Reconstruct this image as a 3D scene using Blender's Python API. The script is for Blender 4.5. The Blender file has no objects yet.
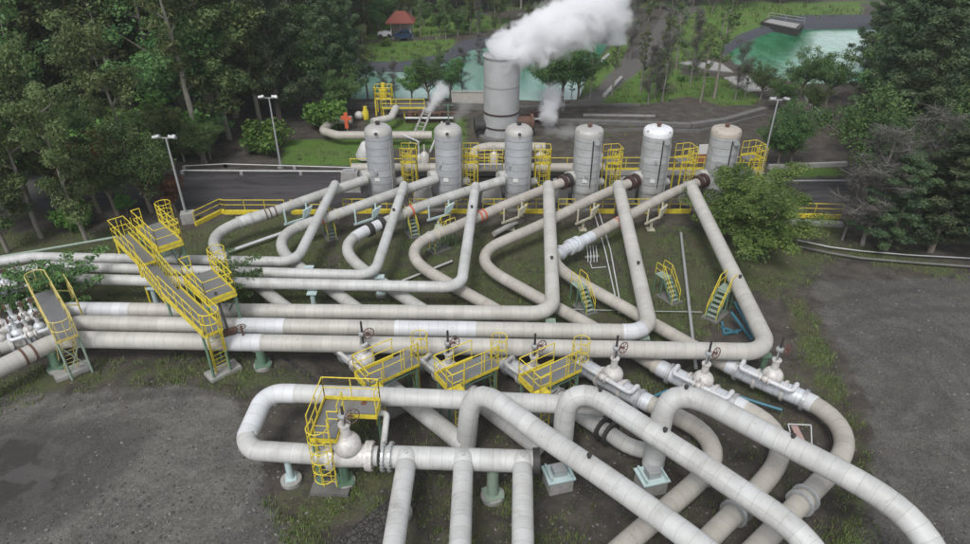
import bpy, bmesh, math, random
import numpy as np
from mathutils import Vector, Matrix
random.seed(7)
rng = np.random.default_rng(11)
S = bpy.context.scene
COL = S.collection
V = Vector
PI = math.pi
# ---------------------------------------------------------------- camera model used for surveying positions
CAM_H = 20.0
TILT = math.radians(31.3)
FPX = 655.0
EXPOSURE = 0.56
cT, sT = math.cos(TILT), math.sin(TILT)
def W(px, py, z=0.0):
    """survey: the world point at height z seen at photo pixel (px, py)"""
    a = (px - 485.0) / FPX; b = (272.0 - py) / FPX
    d = V((a, cT + b * sT, -sT + b * cT))
    t = (CAM_H - z) / (-d.z)
    return V((d.x * t, d.y * t, z))
def height_for(Y, ty, z0=0):
    k = (272.0 - ty) / FPX
    return CAM_H - Y * (sT - k * cT) / (k * sT + cT) - z0
def WP(pts): return [W(*p) for p in pts]

# ---------------------------------------------------------------- objects
def origin_of(o):
    p = V((0, 0, 0))
    while o is not None:
        p = p + o.location; o = o.parent
    return p
def tag(o, label=None, cat=None, group=None, kind=None):
    if label: o['label'] = label
    if cat: o['category'] = cat
    if group: o['group'] = group
    if kind: o['kind'] = kind
    return o
def thing(name, label, cat, loc=(0, 0, 0), group=None):
    o = bpy.data.objects.new(name, None)
    o.empty_display_size = 0.3
    COL.objects.link(o); o.location = loc
    return tag(o, label, cat, group)
def copy_tree(o, parent=None):
    c = o.copy(); COL.objects.link(c); c.parent = parent
    for ch in list(o.children): copy_tree(ch, c)
    return c

class MB:
    def __init__(s): s.v = []; s.f = []; s.uv = []; s.sm = []
    def add(s, verts, faces, uvs=None, smooth=False):
        b = len(s.v); s.v += [tuple(p) for p in verts]
        for i, f in enumerate(faces):
            s.f.append(tuple(b + k for k in f)); s.sm.append(smooth)
            s.uv.append(uvs[i] if uvs else [(0.0, 0.0)] * len(f))
    def box(s, c, size, rz=0.0, M=None):
        hx, hy, hz = size[0] / 2, size[1] / 2, size[2] / 2
        R = Matrix.Rotation(rz, 3, 'Z') if M is None else M
        c = V(c)
        vs = [c + R @ V((x * hx, y * hy, z * hz)) for z in (-1, 1) for y in (-1, 1) for x in (-1, 1)]
        s.add(vs, [(0, 2, 3, 1), (4, 5, 7, 6), (0, 1, 5, 4), (2, 6, 7, 3), (0, 4, 6, 2), (1, 3, 7, 5)])
    def beam(s, a, b, w, h=None):
        a, b = V(a), V(b); d = b - a
        if d.length < 1e-6: return
        h = h or w
        z = d.normalized(); x = z.cross(V((0, 0, 1)))
        if x.length < 1e-3: x = V((1, 0, 0))
        x.normalize(); y = z.cross(x)
        M = Matrix((x, y, z)).transposed()
        s.box((a + b) / 2, (w, h, d.length), M=M)
    def tube(s, pts, r, n=12, cap=True, smooth=True, r1=None):
        pts = [V(p) for p in pts]; m = len(pts)
        if m < 2: return
        T = []
        for i in range(m):
            a = pts[max(0, i - 1)]; b = pts[min(m - 1, i + 1)]
            t = (b - a); T.append(t.normalized() if t.length > 1e-9 else V((0, 0, 1)))
        x = T[0].cross(V((0, 0, 1)))
        if x.length < 1e-3: x = V((1, 0, 0))
        x.normalize()
        vs = []; L = [0.0]
        for i in range(m):
            if i:
                L.append(L[-1] + (pts[i] - pts[i - 1]).length)
                x = x - T[i] * x.dot(T[i]); x.normalize()
            y = T[i].cross(x)
            rr = r if r1 is None else r + (r1 - r) * i / (m - 1)
            if isinstance(rr, (list, tuple)): rr = rr[i]
            for k in range(n):
                an = 2 * PI * k / n
                vs.append(pts[i] + (x * math.cos(an) + y * math.sin(an)) * rr)
        fs = []; uv = []
        for i in range(m - 1):
            for k in range(n):
                k2 = (k + 1) % n
                fs.append((i * n + k, i * n + k2, (i + 1) * n + k2, (i + 1) * n + k))
                uv.append([(L[i], k / n), (L[i], (k + 1) / n), (L[i + 1], (k + 1) / n), (L[i + 1], k / n)])
        s.add(vs, fs, uv, smooth)
        if cap:
            b = len(s.v) - m * n
            for e, off in ((0, 0), (m - 1, (m - 1) * n)):
                nb = len(s.v); s.v += s.v[b + off: b + off + n]      # own vertices: the rim stays crisp
                f = [nb + k for k in range(n)]
                if e == 0: f = f[::-1]
                s.f.append(tuple(f)); s.sm.append(False); s.uv.append([(L[e], 0.0)] * n)
    def lathe(s, prof, c=(0, 0, 0), n=24, axis=None, smooth=True):
        c = V(c)
        if axis is None: M = Matrix.Identity(3)
        else:
            z = V(axis).normalized(); x = z.cross(V((0, 0, 1)))
            if x.length < 1e-3: x = V((1, 0, 0))
            x.normalize(); y = z.cross(x); M = Matrix((x, y, z)).transposed()
        vs = []; m = len(prof)
        for r, z in prof:
            for k in range(n):
                a = 2 * PI * k / n
                vs.append(c + M @ V((r * math.cos(a), r * math.sin(a), z)))
        fs = []; uv = []
        for i in range(m - 1):
            for k in range(n):
                k2 = (k + 1) % n
                fs.append((i * n + k, i * n + k2, (i + 1) * n + k2, (i + 1) * n + k))
                z0, z1 = prof[i][1], prof[i + 1][1]
                uv.append([(z0, k / n), (z0, (k + 1) / n), (z1, (k + 1) / n), (z1, k / n)])
        s.add(vs, fs, uv, smooth)
        b = len(s.v) - m * n
        nb = len(s.v); s.v += s.v[b: b + n]; s.v += s.v[b + (m - 1) * n: b + m * n]
        s.f.append(tuple(nb + k for k in range(n))[::-1]); s.sm.append(False); s.uv.append([(0, 0)] * n)
        s.f.append(tuple(nb + n + k for k in range(n))); s.sm.append(False); s.uv.append([(0, 0)] * n)
    def ball(s, c, r, sz=1.0, n=20, m=12):
        s.lathe([(max(1e-3, r * math.sin(PI * i / m)), -r * sz * math.cos(PI * i / m)) for i in range(m + 1)], c, n)
    def cyl(s, a, b, r, n=12, r1=None): s.tube([a, b], r, n, r1=r1)
    def torus(s, c, R, r, axis, n=20, k=6):
        z = V(axis).normalized(); x = z.cross(V((0, 0, 1)))
        if x.length < 1e-3: x = V((1, 0, 0))
        x.normalize(); y = z.cross(x); c = V(c)
        pts = [c + (x * math.cos(2 * PI * i / n) + y * math.sin(2 * PI * i / n)) * R for i in range(n + 1)]
        s.tube(pts, r, k, cap=False)
        return x, y
    def prism(s, poly, z0, z1):
        n = len(poly)
        vs = [(p[0], p[1], z0) for p in poly] + [(p[0], p[1], z1) for p in poly]
        s.add(vs, [tuple(range(n))[::-1], tuple(range(n, 2 * n))] + [(i, (i + 1) % n, n + (i + 1) % n, n + i) for i in range(n)])
    def build(s, name, mat, parent=None, bevel=0):
        me = bpy.data.meshes.new(name)
        org = origin_of(parent) if parent is not None else V((0, 0, 0))
        va = np.array(s.v, dtype=np.float64) - np.array(org)
        me.from_pydata(va.tolist(), [], s.f)
        uvl = me.uv_layers.new(name='UVMap')
        flat = [c for f in s.uv for p in f for c in p]
        uvl.data.foreach_set('uv', flat)
        me.polygons.foreach_set('use_smooth', s.sm)
        me.materials.append(mat); me.update()
        o = bpy.data.objects.new(name, me); COL.objects.link(o)
        if parent is not None: o.parent = parent
        return o

def fillet(pts, R, seg=10):
    pts = [V(p) for p in pts]; out = [pts[0]]
    for i in range(1, len(pts) - 1):
        a, b, c = pts[i - 1], pts[i], pts[i + 1]
        u = (a - b); w = (c - b); la, lc = u.length, w.length
        u.normalize(); w.normalize()
        ang = u.angle(w)
        if ang > PI - 0.02: out.append(b); continue
        rr = R[i] if isinstance(R, (list, tuple)) else R
        t = min(rr / math.tan(ang / 2), la * 0.49, lc * 0.49)
        rr = t * math.tan(ang / 2)
        bis = (u + w).normalized(); cen = b + bis * (rr / math.sin(ang / 2))
        p0 = b + u * t; p1 = b + w * t
        v0 = p0 - cen; v1 = p1 - cen; th = v0.angle(v1)
        k = max(3, int(seg * th / (PI / 2)))
        for j in range(k + 1):
            f = j / k
            q = (v0 * math.sin((1 - f) * th) + v1 * math.sin(f * th)) / math.sin(th)
            out.append(cen + q)
    out.append(pts[-1])
    return out
def spline(pts, step=0.35):
    pts = [V(p) for p in pts]
    P = [pts[0] * 2 - pts[1]] + pts + [pts[-1] * 2 - pts[-2]]
    out = []
    for i in range(1, len(P) - 2):
        p0, p1, p2, p3 = P[i - 1], P[i], P[i + 1], P[i + 2]
        t0 = 0; t1 = t0 + max(1e-4, (p1 - p0).length) ** .5
        t2 = t1 + max(1e-4, (p2 - p1).length) ** .5; t3 = t2 + max(1e-4, (p3 - p2).length) ** .5
        n = max(2, int((p2 - p1).length / step))
        for j in range(n):
            t = t1 + (t2 - t1) * j / n
            A1 = p0 * ((t1 - t) / (t1 - t0)) + p1 * ((t - t0) / (t1 - t0))
            A2 = p1 * ((t2 - t) / (t2 - t1)) + p2 * ((t - t1) / (t2 - t1))
            A3 = p2 * ((t3 - t) / (t3 - t2)) + p3 * ((t - t2) / (t3 - t2))
            B1 = A1 * ((t2 - t) / (t2 - t0)) + A2 * ((t - t0) / (t2 - t0))
            B2 = A2 * ((t3 - t) / (t3 - t1)) + A3 * ((t - t1) / (t3 - t1))
            out.append(B1 * ((t2 - t) / (t2 - t1)) + B2 * ((t - t1) / (t2 - t1)))
    out.append(pts[-1])
    # relax measurement wobble
    for _ in range(3):
        q = list(out)
        for i in range(1, len(out) - 1): q[i] = out[i] * .5 + (out[i - 1] + out[i + 1]) * .25
        out = q
    return out
def nearest(path, p):
    """closest point on path and direction there"""
    p = V(p); best = None
    for i in range(len(path) - 1):
        a, b = path[i], path[i + 1]; d = b - a
        t = max(0, min(1, (p - a).dot(d) / max(1e-9, d.length_squared)))
        q = a + d * t; e = (q - p).length
        if best is None or e < best[0]: best = (e, q, d.normalized(), i)
    return best[1], best[2], best[3]
def near_px(path, px, py, z):
    return nearest(path, W(px, py, z))

# ---------------------------------------------------------------- materials
def new_mat(name):
    m = bpy.data.materials.new(name); m.use_nodes = True
    nt = m.node_tree; nt.nodes.clear()
    out = nt.nodes.new('ShaderNodeOutputMaterial')
    b = nt.nodes.new('ShaderNodeBsdfPrincipled')
    nt.links.new(b.outputs[0], out.inputs[0])
    return m, nt, b
class NT:
    def __init__(s, nt): s.nt = nt
    def n(s, t, **k):
        o = s.nt.nodes.new(t)
        for a, v in k.items():
            if a.startswith('i_'):
                key = a[2:]; key = int(key) if key.isdigit() else key.replace('_', ' ')
                o.inputs[key].default_value = v
            else: setattr(o, a, v)
        return o
    def l(s, a, b): s.nt.links.new(a, b)
    def coord(s, which='Object'):
        return s.n('ShaderNodeTexCoord').outputs[which]
    def noise(s, vec, scale, detail=4, rough=.55, dist=0.0):
        o = s.n('ShaderNodeTexNoise'); o.inputs['Scale'].default_value = scale
        o.inputs['Detail'].default_value = detail; o.inputs['Roughness'].default_value = rough
        o.inputs['Distortion'].default_value = dist
        if vec is not None: s.l(vec, o.inputs['Vector'])
        return o.outputs[0]
    def math(s, op, a, b=None, c=None, clamp=False):
        o = s.n('ShaderNodeMath', operation=op); o.use_clamp = clamp
        for i, v in enumerate((a, b, c)):
            if v is None: continue
            if isinstance(v, (int, float)): o.inputs[i].default_value = v
            else: s.l(v, o.inputs[i])
        return o.outputs[0]
    def mix(s, f, a, b, mode='MIX'):
        o = s.n('ShaderNodeMix', data_type='RGBA', blend_type=mode)
        for i, v in ((0, f), (6, a), (7, b)):
            if isinstance(v, (int, float)): o.inputs[i].default_value = v
            elif isinstance(v, tuple): o.inputs[i].default_value = (*v[:3], 1)
            else: s.l(v, o.inputs[i])
        return o.outputs[2]
    def ramp(s, f, a, b, lo=(0, 0, 0), hi=(1, 1, 1)):
        o = s.n('ShaderNodeMapRange'); o.interpolation_type = 'SMOOTHSTEP'
        s.l(f, o.inputs[0]); o.inputs[1].default_value = a; o.inputs[2].default_value = b
        return o.outputs[0]
    def scalev(s, vec, sc):
        o = s.n('ShaderNodeMapping'); s.l(vec, o.inputs[0]); o.inputs['Scale'].default_value = sc
        return o.outputs[0]
    def attr(s, name):
        o = s.n('ShaderNodeAttribute'); o.attribute_name = name; return o
    def bump(s, h, strength, dist, b):
        o = s.n('ShaderNodeBump'); o.inputs['Strength'].default_value = strength; o.inputs['Distance'].default_value = dist
        s.l(h, o.inputs['Height']); s.l(o.outputs[0], b.inputs['Normal'])

def clad_mat(name, base, dirt, seam=0.46, metal=0.0, rough=0.5, dirtamt=.5, seamdark=.24):
    """sheet-metal pipe cladding: panels, seams, streaks and grime"""
    m, nt, b = new_mat(name); g = NT(nt)
    uv = g.coord('UV'); sep = g.n('ShaderNodeSeparateXYZ'); g.l(uv, sep.inputs[0])
    wob = g.noise(g.coord('Object'), 1.7, 2, .5)
    u = g.math('DIVIDE', g.math('ADD', sep.outputs[0], g.math('MULTIPLY', wob, .10)), seam)
    fl = g.math('FLOOR', u); fr = g.math('FRACT', u)
    wn = g.n('ShaderNodeTexWhiteNoise', noise_dimensions='2D')
    cmb = g.n('ShaderNodeCombineXYZ'); g.l(fl, cmb.inputs[0])
    oi = g.n('ShaderNodeObjectInfo'); g.l(oi.outputs['Random'], cmb.inputs[1])
    g.l(cmb.outputs[0], wn.inputs['Vector'])
    pan = g.math('MULTIPLY_ADD', wn.outputs[0], .15, .89)
    obj = g.coord('Object')
    n1 = g.noise(obj, .8, 5, .6, .6)
    n2 = g.noise(obj, 6.0, 6, .65)
    # streaks running round the pipe from the seams
    st = g.noise(g.scalev(uv, (7.0, 3.0, 1)), 1.0, 4, .6)
    d = g.math('MULTIPLY', g.ramp(n1, .36, .72), g.math('MULTIPLY_ADD', n2, .7, .4))
    d = g.math('MULTIPLY_ADD', g.ramp(st, .5, .85), .35, g.math('MULTIPLY', d, dirtamt), clamp=True)
    col = g.mix(d, base, dirt)
    pc = g.n('ShaderNodeCombineXYZ')
    for i in range(3): g.l(pan, pc.inputs[i])
    col = g.mix(1.0, col, pc.outputs[0], 'MULTIPLY')
    lich = g.math('MULTIPLY', g.ramp(g.noise(obj, 2.6, 7, .75, .6), .57, .66), g.ramp(g.noise(obj, .6, 2, .5), .45, .6))
    col = g.mix(g.math('MULTIPLY', lich, .45), col, tuple(c * .7 for c in dirt))
    sp = g.n('ShaderNodeTexVoronoi'); sp.inputs['Scale'].default_value = 2.2; g.l(obj, sp.inputs['Vector'])
    spot = g.math('LESS_THAN', sp.outputs['Distance'], .055)
    col = g.mix(g.math('MULTIPLY', spot, .6), col, (.12, .09, .07))
    # rain and rust streaks hanging from the seams, a lengthwise lap, rivets along it
    sk = g.noise(g.scalev(uv, (16.0, 1.6, 1)), 1.0, 3, .6); sk2 = g.noise(obj, .5, 3, .6)
    sk = g.math('MULTIPLY', g.ramp(sk, .56, .74), g.ramp(sk2, .42, .62))
    col = g.mix(g.math('MULTIPLY', sk, .5), col, tuple(c * .62 for c in dirt))
    lap = g.math('LESS_THAN', g.math('ABSOLUTE', g.math('SUBTRACT', sep.outputs[1], .13)), .0045)
    col = g.mix(g.math('MULTIPLY', lap, .30), col, tuple(c * .42 for c in dirt))
    e = g.math('MINIMUM', fr, g.math('SUBTRACT', 1.0, fr))
    line = g.math('LESS_THAN', e, .028)
    col = g.mix(g.math('MULTIPLY', line, seamdark), col, tuple(c * .42 for c in dirt))
    g.l(col, b.inputs['Base Color']); b.inputs['Metallic'].default_value = metal
    r = g.math('MULTIPLY_ADD', n2, .25, rough - .1); g.l(r, b.inputs['Roughness'])
    h = g.math('SUBTRACT', g.math('MULTIPLY_ADD', wob, 2.6, g.math('MULTIPLY', n2, .25)), line)
    g.bump(h, .35, .012, b)
    return m
def paint_mat(name, base, dirt=None, rough=.5, metal=0.0, scale=3.0, amt=.5, bump=.0):
    m, nt, b = new_mat(name); g = NT(nt)
    dirt = dirt or tuple(c * .55 for c in base)
    obj = g.coord('Object'); n1 = g.noise(obj, scale, 6, .65, .3); n2 = g.noise(obj, scale * 7, 4, .6)
    f = g.math('MULTIPLY', g.ramp(n1, .4, .75), g.math('MULTIPLY_ADD', n2, .6, .5), clamp=True)
    f = g.math('MULTIPLY', f, amt)
    oi = g.n('ShaderNodeObjectInfo')
    col = g.mix(f, base, dirt)
    col = g.mix(g.math('MULTIPLY', oi.outputs['Random'], .12), col, tuple(c * .6 for c in base))
    g.l(col, b.inputs['Base Color']); b.inputs['Metallic'].default_value = metal
    g.l(g.math('MULTIPLY_ADD', n2, .2, rough - .1), b.inputs['Roughness'])
    if bump: g.bump(n2, bump, .02, b)
    return m
def leaf_mat(name, c1, c2, c3, trans=.38):
    m, nt, b = new_mat(name); g = NT(nt)
    a = g.attr('tone'); oi = g.n('ShaderNodeObjectInfo')
    col = g.mix(g.ramp(a.outputs['Fac'], .1, .9), c1, c2)
    lf = g.attr('leaf')
    col = g.mix(g.math('MULTIPLY', g.ramp(lf.outputs['Fac'], .7, 1.0), .7), col, c3)
    hs = g.n('ShaderNodeHueSaturation'); g.l(col, hs.inputs['Color'])
    g.l(g.math('MULTIPLY_ADD', oi.outputs['Random'], .045, .478), hs.inputs['Hue'])
    g.l(g.math('MULTIPLY_ADD', oi.outputs['Random'], .8, 1.08), hs.inputs['Value'])
    hs.inputs['Saturation'].default_value = 1.06
    g.l(hs.outputs[0], b.inputs['Base Color']); b.inputs['Roughness'].default_value = .55
    b.inputs['Specular IOR Level'].default_value = .35
    tr = g.n('ShaderNodeBsdfTranslucent'); g.l(hs.outputs[0], tr.inputs[0])
    mx = g.n('ShaderNodeMixShader'); mx.inputs[0].default_value = trans
    out = [n for n in nt.nodes if n.type == 'OUTPUT_MATERIAL'][0]
    g.l(b.outputs[0], mx.inputs[1]); g.l(tr.outputs[0], mx.inputs[2]); g.l(mx.outputs[0], out.inputs[0])
    return m
def grate_mat(name):
    m, nt, b = new_mat(name); g = NT(nt)
    obj = g.coord('Object')
    w = g.n('ShaderNodeTexWave', wave_type='BANDS', bands_direction='DIAGONAL'); w.inputs['Scale'].default_value = 9; g.l(obj, w.inputs[0])
    n = g.noise(obj, 4, 5)
    col = g.mix(w.outputs['Fac'], (.16, .165, .17), (.30, .305, .31))
    col = g.mix(g.math('MULTIPLY', n, .4), col, (.13, .12, .11))
    g.l(col, b.inputs['Base Color']); b.inputs['Metallic'].default_value = .3; b.inputs['Roughness'].default_value = .6
    g.bump(w.outputs['Fac'], .4, .01, b)
    return m
M = {}
M['white'] = clad_mat('white_cladding', (.53, .53, .515), (.31, .29, .26), dirtamt=.62)
M['grey'] = clad_mat('grey_cladding', (.48, .475, .45), (.30, .285, .25), dirtamt=.55)
M['cream'] = clad_mat('cream_cladding', (.45, .42, .37), (.30, .265, .22), dirtamt=.5, seamdark=.25)
M['creamw'] = clad_mat('pale_cream_cladding', (.495, .475, .435), (.33, .305, .265), dirtamt=.5, seamdark=.26)
M['newwhite'] = clad_mat('new_cladding', (.60, .61, .62), (.5, .5, .49), dirtamt=.2, seamdark=.3)
M['silver'] = clad_mat('aluminium_cladding', (.66, .69, .72), (.42, .42, .42), metal=.2, rough=.42, dirtamt=.4, seamdark=.5)
M['bandsheet'] = paint_mat('band_sheet', (.27, .275, .28), (.18, .17, .16), .5, 0, 3, .6)
M['tank'] = clad_mat('tank_cladding', (.44, .455, .475), (.22, .215, .205), seam=.52, metal=.12, rough=.5, dirtamt=.55, seamdark=.75)
M['tankold'] = clad_mat('old_tank_cladding', (.47, .48, .48), (.23, .215, .19), seam=.52, metal=.12, rough=.5, dirtamt=.75, seamdark=.75)
M['stack'] = clad_mat('stack_plate', (.43, .44, .44), (.31, .30, .28), seam=2.3, metal=.0, rough=.55, dirtamt=.6, seamdark=.5)
M['domew'] = paint_mat('dome_sheet', (.42, .41, .39), (.38, .33, .28), .5, .1, 2.5, .8)
M['domewhite'] = paint_mat('dome_sheet_white', (.78, .79, .80), (.5, .48, .46), .45, .1, 2.5, .5)
M['domebrown'] = paint_mat('dome_sheet_tan', (.42, .375, .32), (.30, .25, .2), .6, .0, 2.5, .6)
M['yellow'] = paint_mat('yellow_paint', (.74, .60, .045), (.24, .15, .06), .55, 0, 5, .7)
M['yellowpale'] = paint_mat('faded_yellow_paint', (.60, .50, .16), (.38, .30, .15), .55, 0, 3, .6)
M['green'] = paint_mat('green_paint', (.13, .22, .15), (.10, .14, .09), .5, 0, 4, .6)
M['greenpale'] = paint_mat('pale_green_paint', (.27, .35, .28), (.22, .24, .19), .55, 0, 4, .6)
M['blue'] = paint_mat('blue_paint', (.06, .19, .25), (.05, .12, .14), .45, 0, 4, .4)
M['paleblue'] = paint_mat('pale_blue_paint', (.50, .62, .62), (.32, .36, .34), .5, 0, 4, .5)
M['creampaint'] = paint_mat('cream_paint', (.52, .49, .38), (.30, .25, .18), .5, 0, 4, .6)
M['red'] = paint_mat('red_paint', (.13, .05, .04), (.15, .06, .05), .5, 0, 4, .6)
M['orange'] = paint_mat('orange_paint', (.62, .12, .05), (.4, .1, .05), .5, 0, 4, .3)
M['rust'] = paint_mat('rusted_steel', (.13, .07, .05), (.07, .04, .03), .8, 0, 6, .7, .2)
M['dark'] = paint_mat('black_rubber', (.035, .033, .032), (.07, .06, .05), .6, 0, 5, .5)
M['maroon'] = paint_mat('maroon_steel', (.06, .032, .03), (.05, .03, .025), .6, 0, 5, .5)
M['steel'] = paint_mat('galvanised_steel', (.45, .46, .46), (.25, .24, .22), .45, .4, 3, .6)
M['valve'] = paint_mat('valve_casting', (.60, .585, .56), (.30, .20, .15), .5, .1, 5, .7)
M['concrete'] = paint_mat('concrete', (.34, .335, .32), (.17, .165, .15), .9, 0, 2, .8, .3)
M['concretedark'] = paint_mat('damp_concrete', (.16, .155, .145), (.08, .078, .07), .85, 0, 2, .8, .3)
M['grate'] = grate_mat('steel_grating')
M['bark'] = paint_mat('bark', (.20, .17, .14), (.09, .07, .055), .9, 0, 4, .8, .4)
M['barkpale'] = paint_mat('pale_bark', (.25, .23, .195), (.12, .10, .08), .85, 0, 4, .8, .3)
M['barkgrey'] = paint_mat('grey_bark', (.22, .205, .19), (.13, .12, .11), .9, 0, 4, .8, .3)
M['roof'] = paint_mat('red_tile', (.20, .05, .035), (.16, .05, .035), .75, 0, 2, .5)
M['plaster'] = paint_mat('plaster', (.45, .42, .38), (.3, .27, .24), .8, 0, 2, .5)
M['glass'] = paint_mat('dark_glass', (.02, .025, .03), (.02, .02, .02), .12, 0, 2, .1)
M['carblue'] = paint_mat('blue_car_paint', (.03, .06, .14), (.02, .03, .06), .3, .2, 2, .2)
M['carwhite'] = paint_mat('white_car_paint', (.7, .7, .7), (.5, .5, .5), .3, 0, 2, .2)
M['signwhite'] = paint_mat('white_board', (.72, .71, .69), (.5, .48, .45), .6, 0, 3, .4)
M['signorange'] = paint_mat('rusty_board', (.34, .13, .07), (.2, .09, .06), .7, 0, 3, .6)
M['pinkboard'] = paint_mat('pinkish_plank', (.40, .27, .24), (.25, .17, .15), .7, 0, 3, .6)
M['lamp'] = paint_mat('lamp_housing', (.40, .41, .41), (.35, .35, .34), .4, .2, 3, .4)
# ---------------------------------------------------------------- terrain
def px_poly(pts, z=0.0): return np.array([[W(x, y, z).x, W(x, y, z).y] for x, y in pts])
def sdist(poly, X, Y):
    """signed distance (positive inside)"""
    n = len(poly); inside = np.zeros(X.shape, bool); d = np.full(X.shape, 1e9)
    for i in range(n):
        x0, y0 = poly[i]; x1, y1 = poly[(i + 1) % n]
        c = ((y0 > Y) != (y1 > Y)) & (X < (x1 - x0) * (Y - y0) / ((y1 - y0) if abs(y1 - y0) > 1e-9 else 1e-9) + x0)
        inside ^= c
        dx, dy = x1 - x0, y1 - y0; L = dx * dx + dy * dy + 1e-12
        t = np.clip(((X - x0) * dx + (Y - y0) * dy) / L, 0, 1)
        d = np.minimum(d, np.hypot(X - x0 - t * dx, Y - y0 - t * dy))
    return np.where(inside, d, -d)
def sm(x): x = np.clip(x, 0, 1); return x * x * (3 - 2 * x)
PIT = px_poly([(300, 353), (560, 350), (795, 352), (850, 392), (874, 440), (858, 500), (838, 620), (300, 640), (334, 544), (380, 512), (432, 477), (398, 440), (352, 398)])
POND1 = px_poly([(340, 64), (366, 66), (405, 67), (440, 60), (468, 46), (520, 38), (575, 36), (612, 40), (596, 62), (582, 97), (540, 99), (470, 96), (360, 97), (340, 96)])
POND2 = px_poly([(726, 50), (742, 39), (762, 31), (775, 27), (812, 25), (905, 24), (900, 78), (800, 82), (758, 70), (735, 62)])
def ground_z(X, Y):
    X = np.asarray(X, float); Y = np.asarray(Y, float)
    z = .05 * np.sin(X * .31 + 1.3) * np.sin(Y * .23) * sm((Y - 55) / 10) + .02 * np.sin(X * 1.1) * np.sin(Y * .9 + X * .4)
    road = sm((Y - 39.5) / 1.5) * (1 - sm((Y - 53) / 1.5))
    z = z * (1 - road) - .012 * road
    z = z - .5 * sm(sdist(PIT, X, Y) / .9 + .15)
    z = z - 1.4 * sm(sdist(POND1, X, Y) / 3 + .3) - 1.4 * sm(sdist(POND2, X, Y) / 3 + .3)
    z = z + 8 * sm((Y - 150) / 120) + 12 * sm((Y - 260) / 700) + 8 * sm((np.abs(X) - 90) / 120)
    return z
def gz(p): return float(ground_z(np.array([p[0]]), np.array([p[1]]))[0])
def axis(a, b, step, lim, grow):
    pos = list(np.arange(a, b + 1e-6, step)); d = step; x = pos[-1]
    while x < lim: d *= grow; x += d; pos.append(x)
    return pos
xp = axis(0, 46, .42, 2500, 1.13); xs = np.array([-v for v in xp[:0:-1]] + xp)
ys = np.array(axis(4, 62, .36, 90, 1.012)); ys = np.array(list(ys) + axis(ys[-1] + .7, 150, .8, 3500, 1.14)); 
ys = np.array([-300, -100, -40, -12, -2] + list(ys))
GX, GY = np.meshgrid(xs, ys)
GZ = ground_z(GX, GY)
nx, ny = len(xs), len(ys)
ZONES = {
 'lawn': [([(300, 10), (390, 12), (480, 14), (520, 20), (500, 30), (455, 36), (395, 40), (330, 42)], .62), ([(362, 44), (395, 42), (456, 39), (452, 52), (428, 59), (395, 62), (362, 62)], 1), ([(600, 104), (612, 92), (655, 60), (695, 12), (720, 4), (765, 10), (765, 30), (726, 44), (722, 56), (690, 60), (678, 74), (722, 78), (762, 98), (752, 105), (722, 106), (690, 96), (650, 104)], 1),
          ([(585, 72), (600, 55), (616, 42), (632, 42), (618, 66), (594, 92), (578, 96)], .9), ([(700, 3), (860, 2), (862, 18), (700, 19)], 1), ([(284, 140), (366, 138), (366, 166), (280, 165)], .95), ([(765, 166), (845, 166), (845, 178), (765, 178)], .8), ([(586, 20), (640, 18), (640, 26), (586, 27)], .9),
          ([(366, 118), (470, 118), (470, 150), (366, 150)], .75), ([(0, 20), (0, 0), (970, 0), (970, 3)], .5)],
 'rough': [([(-60, 232), (200, 228), (235, 212), (330, 214), (330, 350), (-60, 300)], .75), ([(330, 225), (720, 222), (790, 250), (700, 350), (330, 352)], .6), ([(-60, 375), (60, 362), (240, 352), (330, 380), (300, 405), (235, 398), (190, 385), (60, 395), (-60, 440)], .6),
           ([(345, 400), (432, 478), (330, 544), (290, 560), (262, 500), (330, 470), (330, 410)], .62), ([(780, 290), (812, 300), (850, 400), (872, 460), (880, 560), (820, 560), (860, 440), (800, 360)], .8), ([(700, 225), (850, 240), (970, 262), (970, 285), (840, 262), (790, 300), (700, 300)], .62), ([(400, 468), (560, 462), (600, 545), (560, 600), (380, 600)], .45), ([(560, 360), (800, 352), (812, 400), (700, 400)], .55),
           ([(770, 208), (850, 215), (850, 245), (770, 240)], .7), ([(360, 150), (640, 125), (620, 150), (400, 165)], .3)],
 'gravel': [([(-80, 400), (190, 385), (235, 398), (262, 440), (268, 500), (300, 560), (300, 700), (-200, 700)], 1), ([(810, 282), (1100, 272), (1200, 700), (840, 700), (872, 470), (870, 400), (830, 330)], 1)],
 'pale': [([(566, 106), (612, 66), (650, 34), (672, 0), (706, 0), (692, 24), (664, 62), (636, 92), (626, 106)], 1), ([(500, 100), (640, 104), (760, 108), (765, 118), (640, 126), (500, 118)], .4)],
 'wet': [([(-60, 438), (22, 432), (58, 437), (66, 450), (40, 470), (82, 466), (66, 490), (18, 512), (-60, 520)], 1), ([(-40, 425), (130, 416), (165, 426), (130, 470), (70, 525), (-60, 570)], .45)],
 'liner': [([(335, 60), (366, 61), (402, 62), (438, 54), (466, 40), (520, 32), (575, 28), (620, 26), (622, 40), (575, 38), (520, 42), (470, 48), (442, 62), (405, 70), (335, 68)], 1), ([(718, 52), (736, 36), (766, 24), (772, 15), (905, 15), (905, 28), (775, 30), (745, 42), (732, 58)], 1)],
}
def zone(name, soft):
    m = np.zeros(GX.shape)
    for poly, v in ZONES[name]:
        m = np.maximum(m, v * sm(sdist(px_poly(poly), GX, GY) / soft + .5))
    return m
vv = np.stack([GX.ravel(), GY.ravel(), GZ.ravel()], 1)
ii = (np.arange(ny - 1)[:, None] * nx + np.arange(nx - 1)[None, :]).ravel()
ff = np.stack([ii, ii + 1, ii + nx + 1, ii + nx], 1)
me = bpy.data.meshes.new('ground')
me.from_pydata(vv.tolist(), [], ff.tolist()); me.polygons.foreach_set('use_smooth', [True] * len(ff))
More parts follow.
